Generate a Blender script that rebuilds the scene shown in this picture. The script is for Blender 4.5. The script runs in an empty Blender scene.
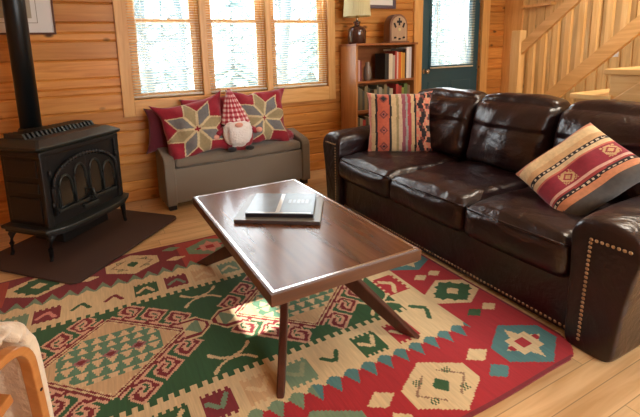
import bpy, bmesh, math, random
from mathutils import Vector, Matrix, noise
random.seed(7)
scn = bpy.context.scene
COL = scn.collection
PI = math.pi

# ---------------------------------------------------------------- camera
def cam_rot(a, b, c):
    ca, sa, cb, sb, cc, sc = math.cos(a), math.sin(a), math.cos(b), math.sin(b), math.cos(c), math.sin(c)
    Rz = Matrix(((ca, -sa, 0), (sa, ca, 0), (0, 0, 1)))
    Rx = Matrix(((1, 0, 0), (0, cb, -sb), (0, sb, cb)))
    Ry = Matrix(((cc, -sc, 0), (sc, cc, 0), (0, 0, 1)))
    return Rz @ Rx @ Ry
cd = bpy.data.cameras.new('camera')
cam = bpy.data.objects.new('camera', cd); COL.objects.link(cam)
cam.matrix_world = Matrix.Translation((0, 0, 1.2)) @ cam_rot(-0.447940349, 1.39900066, -0.0328241780).to_4x4()
cd.sensor_width = 36; cd.lens = 409.65 / 640 * 36
cd.shift_x = (320 - 286.62) / 640; cd.shift_y = (125.89 - 208.5) / 640
cd.clip_start = 0.02
scn.camera = cam

# ---------------------------------------------------------------- world, light, exposure
scn.view_settings.view_transform = 'Standard'; scn.view_settings.look = 'None'
scn.view_settings.gamma = 1; scn.view_settings.use_curve_mapping = False
scn.view_settings.exposure = 0.0
w = bpy.data.worlds.new('world'); scn.world = w; w.use_nodes = True
w.node_tree.nodes['Background'].inputs[0].default_value = (0.86, 0.95, 1.0, 1)
w.node_tree.nodes['Background'].inputs[1].default_value = 6.5
def area(name, loc, target, sx, sy, power, col):
    l = bpy.data.lights.new(name, 'AREA'); l.shape = 'RECTANGLE'; l.size = sx; l.size_y = sy; l.energy = power; l.color = col
    o = bpy.data.objects.new(name, l); COL.objects.link(o); o.location = loc
    o.rotation_euler = (Vector(target) - Vector(loc)).to_track_quat('-Z', 'Y').to_euler()
    return o
area('daylight_front_window', (2.5, -2.3, 1.65), (1.9, 1.6, 0.2), 3.2, 1.3, 66, (1.0, 0.95, 0.9))
sun = bpy.data.lights.new('sun', 'SUN'); sun.energy = 16; sun.angle = .01; sun.color = (1, .96, .88)
so_ = bpy.data.objects.new('sun', sun); COL.objects.link(so_)
so_.rotation_euler = Vector((math.cos(math.radians(35)), -.03, -math.sin(math.radians(35)))).to_track_quat('-Z', 'Y').to_euler()
area('daylight_back_window', (1.27, 3.80, 1.5), (1.2, 1.5, 0.2), 1.9, 1.2, 26, (0.9, 0.96, 1.0))
area('daylight_door', (3.95, 3.80, 1.5), (2.6, 1.2, 0.4), 0.65, 1.1, 14, (0.9, 0.96, 1.0))
area('added_stair_fill', (3.2, 1.0, 2.5), (3.2, 1.1, 0), 0.6, 0.6, 34, (1.0, 0.9, 0.75))  # unseen fill light added to brighten the staircase

# ---------------------------------------------------------------- materials
def lin(c):
    return tuple(((v / 255) / 12.92 if v / 255 <= .04045 else ((v / 255 + .055) / 1.055) ** 2.4) for v in c)
def newmat(name):
    m = bpy.data.materials.new(name); m.use_nodes = True
    return m, m.node_tree.nodes, m.node_tree.links, m.node_tree.nodes['Principled BSDF']
def flat(name, c, rough=.5, metal=0, bump=0, bscale=60, coat=0, sheen=0, spec=.5, var=0, trans=0):
    m, N, L, b = newmat(name)
    b.inputs['Base Color'].default_value = (*lin(c), 1); b.inputs['Roughness'].default_value = rough
    b.inputs['Metallic'].default_value = metal; b.inputs['Coat Weight'].default_value = coat
    b.inputs['Sheen Weight'].default_value = sheen; b.inputs['Specular IOR Level'].default_value = spec
    tc = N.new('ShaderNodeTexCoord')
    if bump or var:
        n = N.new('ShaderNodeTexNoise'); n.inputs['Scale'].default_value = bscale; n.inputs['Detail'].default_value = 4
        L.new(tc.outputs['Object'], n.inputs['Vector'])
    if bump:
        bp = N.new('ShaderNodeBump'); bp.inputs['Strength'].default_value = bump; bp.inputs['Distance'].default_value = .01
        L.new(n.outputs['Fac'], bp.inputs['Height']); L.new(bp.outputs['Normal'], b.inputs['Normal'])
    if var:
        mx = N.new('ShaderNodeMix'); mx.data_type = 'RGBA'
        mx.inputs['A'].default_value = (*[v * (1 - var) for v in lin(c)], 1); mx.inputs['B'].default_value = (*[min(1, v * (1 + var)) for v in lin(c)], 1)
        L.new(n.outputs['Fac'], mx.inputs['Factor']); L.new(mx.outputs['Result'], b.inputs['Base Color'])
    return m
def wood(name, c1, c2, grain=0, pitch=None, pax=2, joint=None, knots=False, rough=.45, scale=1.0, coat=0, boardvar=.18, bump=.15, attr=False):
    """grain: axis the grain runs along; pitch/pax: board width and the axis boards repeat on; joint: board length"""
    m, N, L, b = newmat(name)
    tc = N.new('ShaderNodeTexCoord'); sep = N.new('ShaderNodeSeparateXYZ'); L.new(tc.outputs['Object'], sep.inputs[0])
    def math_(op, a, bb=None):
        n = N.new('ShaderNodeMath'); n.operation = op
        for i, v in enumerate((a, bb)):
            if v is None: continue
            if isinstance(v, (int, float)): n.inputs[i].default_value = v
            else: L.new(v, n.inputs[i])
        return n.outputs[0]
    idx = None
    if pitch:
        f = math_('FLOOR', math_('DIVIDE', sep.outputs[pax], pitch))
        if joint:
            w1 = N.new('ShaderNodeTexWhiteNoise'); w1.noise_dimensions = '1D'; L.new(f, w1.inputs['W'])
            along = math_('ADD', math_('DIVIDE', sep.outputs[grain], joint), math_('MULTIPLY', w1.outputs['Value'], 5.0))
            idx = math_('ADD', math_('MULTIPLY', f, 17.31), math_('FLOOR', along))
        else: idx = f
        wn = N.new('ShaderNodeTexWhiteNoise'); wn.noise_dimensions = '1D'; L.new(idx, wn.inputs['W'])
    sc = [14 * scale] * 3; sc[grain] = 1.1 * scale
    mp = N.new('ShaderNodeMapping'); mp.inputs['Scale'].default_value = sc
    L.new(tc.outputs['Object'], mp.inputs['Vector'])
    vec = mp.outputs[0]
    if pitch:
        ad = N.new('ShaderNodeVectorMath'); ad.operation = 'ADD'; L.new(vec, ad.inputs[0])
        sv = N.new('ShaderNodeVectorMath'); sv.operation = 'SCALE'; L.new(wn.outputs['Color'], sv.inputs[0]); sv.inputs['Scale'].default_value = 30
        L.new(sv.outputs[0], ad.inputs[1]); vec = ad.outputs[0]
    n = N.new('ShaderNodeTexNoise'); n.inputs['Scale'].default_value = 1.6; n.inputs['Detail'].default_value = 6; n.inputs['Distortion'].default_value = 1.2
    L.new(vec, n.inputs['Vector'])
    ramp = N.new('ShaderNodeValToRGB'); ramp.color_ramp.elements[0].position = .32; ramp.color_ramp.elements[1].position = .68
    ramp.color_ramp.elements[0].color = (*lin(c1), 1); ramp.color_ramp.elements[1].color = (*lin(c2), 1)
    L.new(n.outputs['Fac'], ramp.inputs[0]); out = ramp.outputs[0]
    if attr:
        at = N.new('ShaderNodeVertexColor'); at.layer_name = 'Board'
        ad = N.new('ShaderNodeVectorMath'); ad.operation = 'ADD'; L.new(vec, ad.inputs[0])
        sv = N.new('ShaderNodeVectorMath'); sv.operation = 'SCALE'; L.new(at.outputs['Color'], sv.inputs[0]); sv.inputs['Scale'].default_value = 37
        L.new(sv.outputs[0], ad.inputs[1]); L.new(ad.outputs[0], n.inputs['Vector'])
        hsv = N.new('ShaderNodeHueSaturation'); L.new(out, hsv.inputs['Color'])
        s3 = N.new('ShaderNodeSeparateColor'); L.new(at.outputs['Color'], s3.inputs[0])
        L.new(math_('ADD', math_('MULTIPLY', s3.outputs[0], 2 * boardvar), 1 - boardvar), hsv.inputs['Value']); out = hsv.outputs[0]
    if pitch:
        hsv = N.new('ShaderNodeHueSaturation'); L.new(out, hsv.inputs['Color'])
        v = math_('ADD', math_('MULTIPLY', wn.outputs['Value'], 2 * boardvar), 1 - boardvar); L.new(v, hsv.inputs['Value']); out = hsv.outputs[0]
    if knots:
        sk = [8.0] * 3; sk[grain] = 4.2
        mk = N.new('ShaderNodeMapping'); mk.inputs['Scale'].default_value = sk; L.new(tc.outputs['Object'], mk.inputs['Vector'])
        vo = N.new('ShaderNodeTexVoronoi'); vo.inputs['Scale'].default_value = 1.0; L.new(mk.outputs[0], vo.inputs['Vector'])
        r2 = N.new('ShaderNodeValToRGB'); r2.color_ramp.elements[0].position = .07; r2.color_ramp.elements[1].position = .17
        L.new(vo.outputs['Distance'], r2.inputs[0])
        mx = N.new('ShaderNodeMix'); mx.data_type = 'RGBA'; mx.inputs['A'].default_value = (*[v * .22 for v in lin(c1)], 1)
        L.new(r2.outputs[0], mx.inputs['Factor']); L.new(out, mx.inputs['B']); out = mx.outputs['Result']
    L.new(out, b.inputs['Base Color'])
    b.inputs['Roughness'].default_value = rough; b.inputs['Coat Weight'].default_value = coat; b.inputs['Coat Roughness'].default_value = .08
    bp = N.new('ShaderNodeBump'); bp.inputs['Strength'].default_value = bump; bp.inputs['Distance'].default_value = .004
    L.new(n.outputs['Fac'], bp.inputs['Height']); L.new(bp.outputs['Normal'], b.inputs['Normal'])
    if joint:   # thin dark seams between floor boards
        fr = math_('FRACT', math_('DIVIDE', sep.outputs[pax], pitch)); fa = math_('FRACT', along)
        e = math_('MINIMUM', math_('MULTIPLY', math_('MINIMUM', fr, math_('SUBTRACT', 1.0, fr)), pitch), math_('MULTIPLY', math_('MINIMUM', fa, math_('SUBTRACT', 1.0, fa)), joint))
        mr = N.new('ShaderNodeMapRange'); mr.inputs['From Max'].default_value = .0022; L.new(e, mr.inputs['Value'])
        mx = N.new('ShaderNodeMix'); mx.data_type = 'RGBA'; mx.inputs['A'].default_value = (*[v * .45 for v in lin(c1)], 1)
        L.new(mr.outputs[0], mx.inputs['Factor']); L.new(out, mx.inputs['B']); L.new(mx.outputs['Result'], b.inputs['Base Color'])
    return m
def painted(name, rough=.9, sheen=.2, weave=0, wscale=400, wdir='X'):
    m, N, L, b = newmat(name)
    a = N.new('ShaderNodeVertexColor'); a.layer_name = 'Col'
    n = N.new('ShaderNodeTexNoise'); n.inputs['Scale'].default_value = 1; n.inputs['Detail'].default_value = 3
    tc = N.new('ShaderNodeTexCoord'); mp = N.new('ShaderNodeMapping'); mp.inputs['Scale'].default_value = (160, 12, 60) if wdir == 'X' else (60, 60, 60)
    L.new(tc.outputs['Object'], mp.inputs[0]); L.new(mp.outputs[0], n.inputs['Vector'])
    mr = N.new('ShaderNodeMapRange'); mr.inputs['To Min'].default_value = .72; mr.inputs['To Max'].default_value = 1.28; L.new(n.outputs['Fac'], mr.inputs['Value'])
    mx = N.new('ShaderNodeMix'); mx.data_type = 'RGBA'; mx.blend_type = 'MULTIPLY'; mx.inputs['Factor'].default_value = 1
    L.new(a.outputs['Color'], mx.inputs['A']); L.new(mr.outputs[0], mx.inputs['B']); L.new(mx.outputs['Result'], b.inputs['Base Color'])
    b.inputs['Roughness'].default_value = rough; b.inputs['Sheen Weight'].default_value = sheen
    bp = N.new('ShaderNodeBump'); bp.inputs['Strength'].default_value = .3; bp.inputs['Distance'].default_value = .002
    L.new(n.outputs['Fac'], bp.inputs['Height']); L.new(bp.outputs['Normal'], b.inputs['Normal'])
    return m

def leather(name, c):
    m, N, L, b = newmat(name)
    tc = N.new('ShaderNodeTexCoord')
    n1 = N.new('ShaderNodeTexNoise'); n1.inputs['Scale'].default_value = 5; n1.inputs['Detail'].default_value = 5; n1.inputs['Distortion'].default_value = .8
    n2 = N.new('ShaderNodeTexVoronoi'); n2.inputs['Scale'].default_value = 260
    n3 = N.new('ShaderNodeTexNoise'); n3.inputs['Scale'].default_value = 17; n3.inputs['Detail'].default_value = 3; n3.inputs['Distortion'].default_value = 1.5
    for n in (n1, n2, n3): L.new(tc.outputs['Object'], n.inputs['Vector'])
    b1 = N.new('ShaderNodeBump'); b1.inputs['Strength'].default_value = .55; b1.inputs['Distance'].default_value = .03
    b2 = N.new('ShaderNodeBump'); b2.inputs['Strength'].default_value = .08; b2.inputs['Distance'].default_value = .002
    b3 = N.new('ShaderNodeBump'); b3.inputs['Strength'].default_value = .35; b3.inputs['Distance'].default_value = .008
    L.new(n1.outputs['Fac'], b1.inputs['Height']); L.new(n3.outputs['Fac'], b3.inputs['Height']); L.new(n2.outputs['Distance'], b2.inputs['Height'])
    L.new(b1.outputs[0], b3.inputs['Normal']); L.new(b3.outputs[0], b2.inputs['Normal']); L.new(b2.outputs[0], b.inputs['Normal'])
    mx = N.new('ShaderNodeMix'); mx.data_type = 'RGBA'; mx.inputs['A'].default_value = (*[v * .8 for v in lin(c)], 1); mx.inputs['B'].default_value = (*[v * 1.3 for v in lin(c)], 1)
    L.new(n1.outputs['Fac'], mx.inputs['Factor']); L.new(mx.outputs['Result'], b.inputs['Base Color'])
    b.inputs['Roughness'].default_value = .29; b.inputs['Specular IOR Level'].default_value = .6
    return m

M = {}
M['log_wall'] = wood('log_wall', (194, 124, 54), (220, 156, 80), grain=0, knots=True, rough=.4, boardvar=.16, attr=True)
M['log_wall_y'] = wood('log_wall_y', (194, 124, 54), (220, 156, 80), grain=1, knots=True, rough=.4, boardvar=.16, attr=True)
M['pale_plank'] = wood('pale_plank', (202, 160, 98), (230, 192, 128), grain=2, pitch=.1, pax=1, knots=True, rough=.5, boardvar=.1)  # toned down, shade behind the balusters put into the plank colour
M['trim'] = wood('trim', (212, 154, 84), (234, 184, 114), grain=2, rough=.4, knots=False)
M['trim_x'] = wood('trim_x', (212, 154, 84), (234, 184, 114), grain=0, rough=.4)
M['sash'] = wood('sash', (214, 152, 82), (232, 176, 104), grain=2, rough=.35)
M['floor'] = wood('floor', (206, 164, 112), (230, 194, 144), grain=0, pitch=.085, pax=1, joint=1.1, rough=.3, boardvar=.1, bump=.05)
M['ceiling'] = wood('ceiling', (212, 184, 148), (228, 204, 170), grain=0, pitch=.14, pax=1, rough=.6)
M['stair'] = wood('stair', (226, 182, 114), (244, 208, 144), grain=1, rough=.4)
M['rail'] = wood('rail', (212, 166, 104), (236, 196, 134), grain=1, rough=.4)
M['baluster'] = wood('baluster', (232, 190, 124), (248, 216, 158), grain=2, rough=.45)
M['case'] = wood('case', (170, 112, 62), (194, 136, 82), grain=2, rough=.35)  # side panels paler than the shelves, their lit tone put into the colour
M['case_x'] = wood('case_x', (138, 80, 44), (160, 98, 56), grain=0, rough=.35)
M['walnut'] = wood('walnut', (84, 50, 32), (116, 74, 48), grain=1, rough=.24, scale=.7, coat=.25, bump=.02)
M['walnut_edge'] = wood('walnut_edge', (88, 54, 30), (110, 70, 42), grain=0, rough=.38, bump=.03)
M['walnut_dark'] = wood('walnut_dark', (66, 34, 24), (88, 46, 32), grain=2, rough=.28)
M['birch'] = wood('birch', (182, 118, 60), (204, 142, 80), grain=0, rough=.35, bump=.05)
M['aluminium'] = flat('aluminium', (225, 228, 230), .22, 1)
M['iron'] = flat('iron', (22, 23, 24), .42, .05, bump=.15, bscale=120)
M['iron_sheen'] = flat('iron_sheen', (58, 62, 60), .36, .5, bump=.12, bscale=120)  # paler iron: grey-green sheen of top and lip put into the colour
M['pipe'] = flat('pipe', (22, 28, 31), .34, .3)
M['stove_glass'] = flat('stove_glass', (34, 32, 29), .15, 0, coat=.5)
M['pad'] = flat('pad', (72, 52, 44), .75, bump=.2, bscale=240, var=.15)
M['leather'] = leather('leather', (31, 14, 17))
M['brass'] = flat('brass', (190, 165, 130), .3, 1)
M['grey_fabric'] = flat('grey_fabric', (118, 108, 94), .85, bump=.3, bscale=500, var=.12, sheen=.2)
M['dark_foot'] = flat('dark_foot', (36, 28, 26), .6)
M['white'] = flat('white', (232, 230, 224), .5)
M['blind'] = flat('blind', (240, 236, 222), .45)
_n = M['blind'].node_tree; _t = _n.nodes.new('ShaderNodeBsdfTranslucent'); _t.inputs[0].default_value = (*lin((246, 236, 210)), 1); _m = _n.nodes.new('ShaderNodeMixShader'); _m.inputs[0].default_value = .4
_n.links.new(_n.nodes['Principled BSDF'].outputs[0], _m.inputs[1]); _n.links.new(_t.outputs[0], _m.inputs[2]); _n.links.new(_m.outputs[0], _n.nodes['Material Output'].inputs[0])
M['teal_door'] = flat('teal_door', (48, 88, 102), .35)
M['chrome'] = flat('chrome', (220, 216, 206), .18, 1)
M['snow'] = flat('snow', (236, 242, 246), .8)
M['bark'] = flat('bark', (98, 116, 120), .9, bump=.4, bscale=30, var=.25)
M['needles'] = flat('needles', (158, 180, 180), .9, bump=.3, bscale=20, var=.4)
M['crimson'] = flat('crimson', (150, 30, 48), .85, bump=.25, bscale=50, sheen=.3, var=.12)
M['maroon'] = flat('maroon', (100, 26, 42), .85, bump=.3, bscale=50, sheen=.3, var=.15)
M['knit'] = flat('knit', (150, 40, 58), .95, bump=.8, bscale=160, sheen=.4, var=.4)
M['beard'] = flat('beard', (240, 236, 232), .95, bump=.9, bscale=70, sheen=.3)
M['skin_cloth'] = flat('skin_cloth', (232, 168, 148), .85)
M['black_cloth'] = flat('black_cloth', (30, 28, 30), .85, sheen=.2)
M['ceramic'] = flat('ceramic', (70, 42, 34), .12, coat=.6)
M['paint'] = painted('paint')
M['rug'] = painted('rug_weave', wdir='X', sheen=.1)
M['cloth_paint'] = painted('cloth_paint', wdir='N')
M['wool'] = flat('wool', (232, 214, 186), .95, bump=1.0, bscale=45, sheen=.4, var=.1)
M['wicker'] = flat('wicker', (120, 98, 62), .8, bump=.8, bscale=90, var=.4)
mg, N_, L_, b_ = newmat('window_glass')
N_.remove(b_); tr = N_.new('ShaderNodeBsdfTransparent'); gl = N_.new('ShaderNodeBsdfGlossy'); gl.inputs['Roughness'].default_value = .02
fr_ = N_.new('ShaderNodeFresnel'); fr_.inputs[0].default_value = 1.3; mxs = N_.new('ShaderNodeMixShader')
L_.new(fr_.outputs[0], mxs.inputs[0]); L_.new(tr.outputs[0], mxs.inputs[1]); L_.new(gl.outputs[0], mxs.inputs[2])
L_.new(mxs.outputs[0], N_['Material Output'].inputs[0]); M['glass'] = mg
ms, N_, L_, b_ = newmat('lamp_shade')
b_.inputs['Base Color'].default_value = (*lin((236, 234, 190)), 1); b_.inputs['Roughness'].default_value = .8
tl = N_.new('ShaderNodeBsdfTranslucent'); tl.inputs[0].default_value = (*lin((240, 228, 188)), 1); mxs = N_.new('ShaderNodeMixShader'); mxs.inputs[0].default_value = .35
L_.new(b_.outputs[0], mxs.inputs[1]); L_.new(tl.outputs[0], mxs.inputs[2]); L_.new(mxs.outputs[0], N_['Material Output'].inputs[0]); M['shade'] = ms

# ---------------------------------------------------------------- helpers
def obj(name, bm, mat, parent=None, smooth=False, bevel=0, sub=0, seg=2, angle=None):
    me = bpy.data.meshes.new(name)
    bmesh.ops.recalc_face_normals(bm, faces=bm.faces[:])
    bm.to_mesh(me); bm.free()
    o = bpy.data.objects.new(name, me); COL.objects.link(o)
    if mat: me.materials.append(M[mat] if isinstance(mat, str) else mat)
    if smooth:
        for p in me.polygons: p.use_smooth = True
    if bevel:
        b = o.modifiers.new('bevel', 'BEVEL'); b.width = bevel; b.segments = seg; b.limit_method = 'ANGLE'
    if sub:
        s = o.modifiers.new('sub', 'SUBSURF'); s.levels = sub; s.render_levels = sub
    if parent: o.parent = parent
    return o
def tag(o, label=None, cat=None, group=None, kind=None):
    if label: o['label'] = label
    if cat: o['category'] = cat
    if group: o['group'] = group
    if kind: o['kind'] = kind
    return o
def thing(name, loc, rz, label, cat, group=None, rot=None):
    o = bpy.data.objects.new(name, None); COL.objects.link(o); o.location = loc
    o.rotation_euler = rot if rot else (0, 0, rz); o.empty_display_size = .1
    return tag(o, label, cat, group)
def kids(o): return [c for c in bpy.data.objects if c.parent == o]
def copy_tree(o, parent=None):
    c = o.copy(); COL.objects.link(c)
    if parent: c.parent = parent
    for k in kids(o): copy_tree(k, c)
    return c
def box(bm, x0, x1, y0, y1, z0, z1, mat=None):
    v = [bm.verts.new((x, y, z)) for z in (z0, z1) for y in (y0, y1) for x in (x0, x1)]
    if mat is not None:
        for q in v: q.co = mat @ q.co
    for f in ((0, 2, 3, 1), (4, 5, 7, 6), (0, 1, 5, 4), (2, 6, 7, 3), (0, 4, 6, 2), (1, 3, 7, 5)): bm.faces.new([v[i] for i in f])
    return v
def BX(*a, **k):
    bm = bmesh.new(); box(bm, *a, **k); return bm
def prism(bm, pts, axis, a, b):
    """polygon pts (2D) extruded between a and b on axis"""
    def P(p, t):
        if axis == 0: return (t, p[0], p[1])
        if axis == 1: return (p[0], t, p[1])
        return (p[0], p[1], t)
    A = [bm.verts.new(P(p, a)) for p in pts]; B = [bm.verts.new(P(p, b)) for p in pts]
    bm.faces.new(A); bm.faces.new(B[::-1]); n = len(pts)
    for i in range(n): bm.faces.new((A[i], A[(i + 1) % n], B[(i + 1) % n], B[i]))
def PR(pts, axis, a, b):
    bm = bmesh.new(); prism(bm, pts, axis, a, b); return bm
def tube(bm, pts, rad, n=10, cap=True):
    """round tube through pts, rad number or list"""
    pts = [Vector(p) for p in pts]; rings = []
    up = Vector((0.03, 0.02, 1)).normalized()
    for i, p in enumerate(pts):
        d = (pts[min(i + 1, len(pts) - 1)] - pts[max(i - 1, 0)]).normalized()
        u = d.cross(up)
        if u.length < .08: u = d.cross(Vector((1, 0.02, 0)))
        u.normalize(); v = d.cross(u)
        r = rad[i] if isinstance(rad, (list, tuple)) else rad
        rings.append([bm.verts.new(p + (u * math.cos(2 * PI * k / n) + v * math.sin(2 * PI * k / n)) * r) for k in range(n)])
    for a, b in zip(rings, rings[1:]):
        for k in range(n): bm.faces.new((a[k], a[(k + 1) % n], b[(k + 1) % n], b[k]))
    if cap: bm.faces.new(rings[0]); bm.faces.new(rings[-1][::-1])
def lathe(bm, prof, c=(0, 0), n=32, cap=True):
    rings = []
    for r, z in prof: rings.append([bm.verts.new((c[0] + r * math.cos(2 * PI * k / n), c[1] + r * math.sin(2 * PI * k / n), z)) for k in range(n)])
    for a, b in zip(rings, rings[1:]):
        for k in range(n): bm.faces.new((a[k], a[(k + 1) % n], b[(k + 1) % n], b[k]))
    if cap: bm.faces.new(rings[0]); bm.faces.new(rings[-1][::-1])
def strip(bm, pts, normal_side, th, wd):
    """bent strip: pts is centre line in 3D, th thickness in the plane, wd width along normal_side"""
    pts = [Vector(p) for p in pts]; s = Vector(normal_side).normalized(); rings = []
    for i, p in enumerate(pts):
        d = (pts[min(i + 1, len(pts) - 1)] - pts[max(i - 1, 0)]).normalized(); u = d.cross(s).normalized()
        rings.append([bm.verts.new(p + u * a * th / 2 + s * b * wd / 2) for a, b in ((-1, -1), (1, -1), (1, 1), (-1, 1))])
    for a, b in zip(rings, rings[1:]):
        for k in range(4): bm.faces.new((a[k], a[(k + 1) % 4], b[(k + 1) % 4], b[k]))
    bm.faces.new(rings[0]); bm.faces.new(rings[-1][::-1])
def ball(bm, c, r, n=16, m=10, s=(1, 1, 1)):
    bmesh.ops.create_uvsphere(bm, u_segments=n, v_segments=m, radius=r, matrix=Matrix.Translation(c) @ Matrix.Diagonal((*s, 1)))
def cushion(size, r, n=(14, 14, 8), puff=(.02, .02, .03), warp=None):
    """rounded, puffed box centred on the origin"""
    hx, hy, hz = (s / 2 for s in size); bm = bmesh.new(); grid = {}
    def P(i, j, k):
        if (i, j, k) in grid: return grid[(i, j, k)]
        u, v, w_ = 2 * i / n[0] - 1, 2 * j / n[1] - 1, 2 * k / n[2] - 1
        e = lambda t, h: math.copysign(abs(t) ** .75, t) * h
        p = Vector((e(u, hx), e(v, hy), e(w_, hz)))
        q = Vector((max(-hx + r, min(hx - r, p.x)), max(-hy + r, min(hy - r, p.y)), max(-hz + r, min(hz - r, p.z))))
        d = p - q
        if d.length > 0: p = q + d.normalized() * r if (abs(u) == 1 or abs(v) == 1 or abs(w_) == 1) else p
        fu, fv, fw = 1 - u * u, 1 - v * v, 1 - w_ * w_
        if abs(u) == 1: p.x += math.copysign(puff[0] * fv * fw, u)
        if abs(v) == 1: p.y += math.copysign(puff[1] * fu * fw, v)
        if abs(w_) == 1: p.z += math.copysign(puff[2] * fu ** .7 * fv ** .7, w_)
        if warp: p = warp(p, u, v, w_)
        grid[(i, j, k)] = bm.verts.new(p); return grid[(i, j, k)]
    def face(f): bm.faces.new(f)
    for i in range(n[0]):
        for j in range(n[1]):
            for k in (0, n[2]): face((P(i, j, k), P(i + 1, j, k), P(i + 1, j + 1, k), P(i, j + 1, k)))
    for i in range(n[0]):
        for k in range(n[2]):
            for j in (0, n[1]): face((P(i, j, k), P(i + 1, j, k), P(i + 1, j, k + 1), P(i, j, k + 1)))
    for j in range(n[1]):
        for k in range(n[2]):
            for i in (0, n[0]): face((P(i, j, k), P(i, j + 1, k), P(i, j + 1, k + 1), P(i, j, k + 1)))
    return bm
def paint_mesh(me, fn):
    ca = me.color_attributes.new('Col', 'FLOAT_COLOR', 'CORNER')
    for p in me.polygons:
        c = fn(p.center)
        for li in p.loop_indices: ca.data[li].color = (*c, 1)
def pillow(name, wd, ht, th, mat, parent=None, paintfn=None, n=30, ears=.04, wrinkle=.012, seed=0, floppy=0):
    """pillow in the local XZ plane, front towards -Y, centred on the origin"""
    bm = bmesh.new(); S = {}
    for s in (-1, 1):
        for i in range(n + 1):
            for j in range(n + 1):
                u, v = 2 * i / n - 1, 2 * j / n - 1
                edge = i in (0, n) or j in (0, n)
                if edge and s == 1: S[(s, i, j)] = S[(-1, i, j)]; continue
                x = u * wd / 2 * (1 - ears * (1 - v * v)); z = v * ht / 2 * (1 - ears * (1 - u * u))
                if floppy:
                    q = Vector((x * 7 + seed, z * 7, seed)); x += floppy * noise.noise(q); z += floppy * noise.noise(q + Vector((9, 9, 0))); c_ = (abs(u) * abs(v)) ** 5; x += floppy * c_ * (1 if u > 0 else -1); z += .7 * floppy * c_ * (1 if v > 0 else -1)
                t = th / 2 * ((1 - u ** 4) * (1 - v ** 4)) ** .55
                y = s * t
                if not edge: y += s * wrinkle * noise.noise(Vector((x * 9 + seed, z * 9, s * 3 + seed))) * min(1, t / (th / 4))
                S[(s, i, j)] = bm.verts.new((x, y, z))
    for s in (-1, 1):
        for i in range(n):
            for j in range(n): bm.faces.new([S[(s, a, b)] for a, b in ((i, j), (i + 1, j), (i + 1, j + 1), (i, j + 1))])
    o = obj(name, bm, mat, parent, smooth=True)
    if paintfn: paint_mesh(o.data, lambda c: lin(paintfn(c.x / wd + .5, c.z / ht + .5, c.y < 0)))
    return o

# ================================================================= THE ROOM
WY, WR, WL, WF, CH = 3.6, 4.87, -1.35, -2.2, 2.55
T = .15
def structure(name, bm, mat, parent=None, **k):
    o = obj(name, bm, mat, parent, **k)
    if not parent: o['kind'] = 'structure'
    return o
structure('floor', BX(WL - T, WR + T, WF - T, WY + T, -.08, 0), 'floor')
structure('ceiling', BX(WL - T, WR + T, WF - T, WY + T, CH, CH + .08), 'ceiling')
def board_wall(name, length0, length1, holes, place, mat, pitch=.152, th=T, g=.011):
    """stacked horizontal boards with V grooves; holes = (a0, a1, z0, z1)"""
    GZ = [0, .1, .18, .336, .415, .492, .615, .69, .80, .936, .99, 1.066, 1.209, 1.355, 1.418, 1.494, 1.641, 1.715, 1.86, 2.0, 2.15, 2.3, 2.45, CH]
    bm = bmesh.new(); zc = sorted({*[h[2] for h in holes], *[h[3] for h in holes], *GZ}); rnd = random.Random(5); lay = bm.loops.layers.float_color.new('Board')
    tone = [(rnd.random(), rnd.random(), rnd.random(), 1) for _ in GZ]
    for z0, z1 in zip(zc, zc[1:]):
        if z1 - z0 < 1e-5: continue
        segs = [(length0, length1)]
        for a0, a1, h0, h1 in holes:
            if h0 <= z0 + 1e-6 and z1 <= h1 + 1e-6:
                segs = [s for q in segs for s in ((q[0], min(q[1], a0)), (max(q[0], a1), q[1])) if s[1] - s[0] > 1e-4]
        lo = g if z0 in GZ else 0; hi = g if z1 in GZ else 0; tn = tone[max(i for i, q in enumerate(GZ) if q <= z0 + 1e-6)]; nf = len(bm.faces)
        for a, b in segs:
            prof = [(g if lo else 0, z0), (0, z0 + lo), (0, z1 - hi), (g if hi else 0, z1), (th, z1), (th, z0)]
            prof = [p for k_, p in enumerate(prof) if k_ == 0 or p != prof[k_ - 1]]
            A = [bm.verts.new(place(a, d, z)) for d, z in prof]; B = [bm.verts.new(place(b, d, z)) for d, z in prof]
            bm.faces.new(A); bm.faces.new(B[::-1])
            for i in range(len(prof)): bm.faces.new((A[i], A[(i + 1) % len(prof)], B[(i + 1) % len(prof)], B[i]))
        bm.faces.ensure_lookup_table()
        for f in bm.faces[nf:]:
            for l in f.loops: l[lay] = tn
    return structure(name, bm, mat)
WX0, WX1, WZ0, WZ1 = .335, 2.215, .872, 2.1
DX0, DX1, DZ = 3.46, 4.43, 2.05
board_wall('wall_back', WL - T, WR + T, [(WX0, WX1, WZ0, WZ1), (DX0, DX1, 0, DZ)], lambda a, d, z: (a, WY + d, z), 'log_wall')
board_wall('wall_left', WF, WY, [(1.58, 1.82, 1.30, 1.545)], lambda a, d, z: (WL - d, a, z), 'log_wall_y')  # small hole added so the sun casts a patch on the rug
board_wall('wall_front', WL - T, WR + T, [(.7, 4.3, .9, 2.35)], lambda a, d, z: (a, WF - d, z), 'log_wall')
bm = bmesh.new()
y = WF
while y < WY - 1e-4:
    y1 = min(WY, y + .1)
    prof = [(WR + .012, y), (WR + .012, y + .004), (WR, y + .009), (WR, y1 - .009), (WR + .012, y1 - .004), (WR + .012, y1), (WR + T, y1), (WR + T, y)]
    prism(bm, prof, 2, 0, CH); y = y1
structure('wall_right', bm, 'pale_plank')
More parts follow.
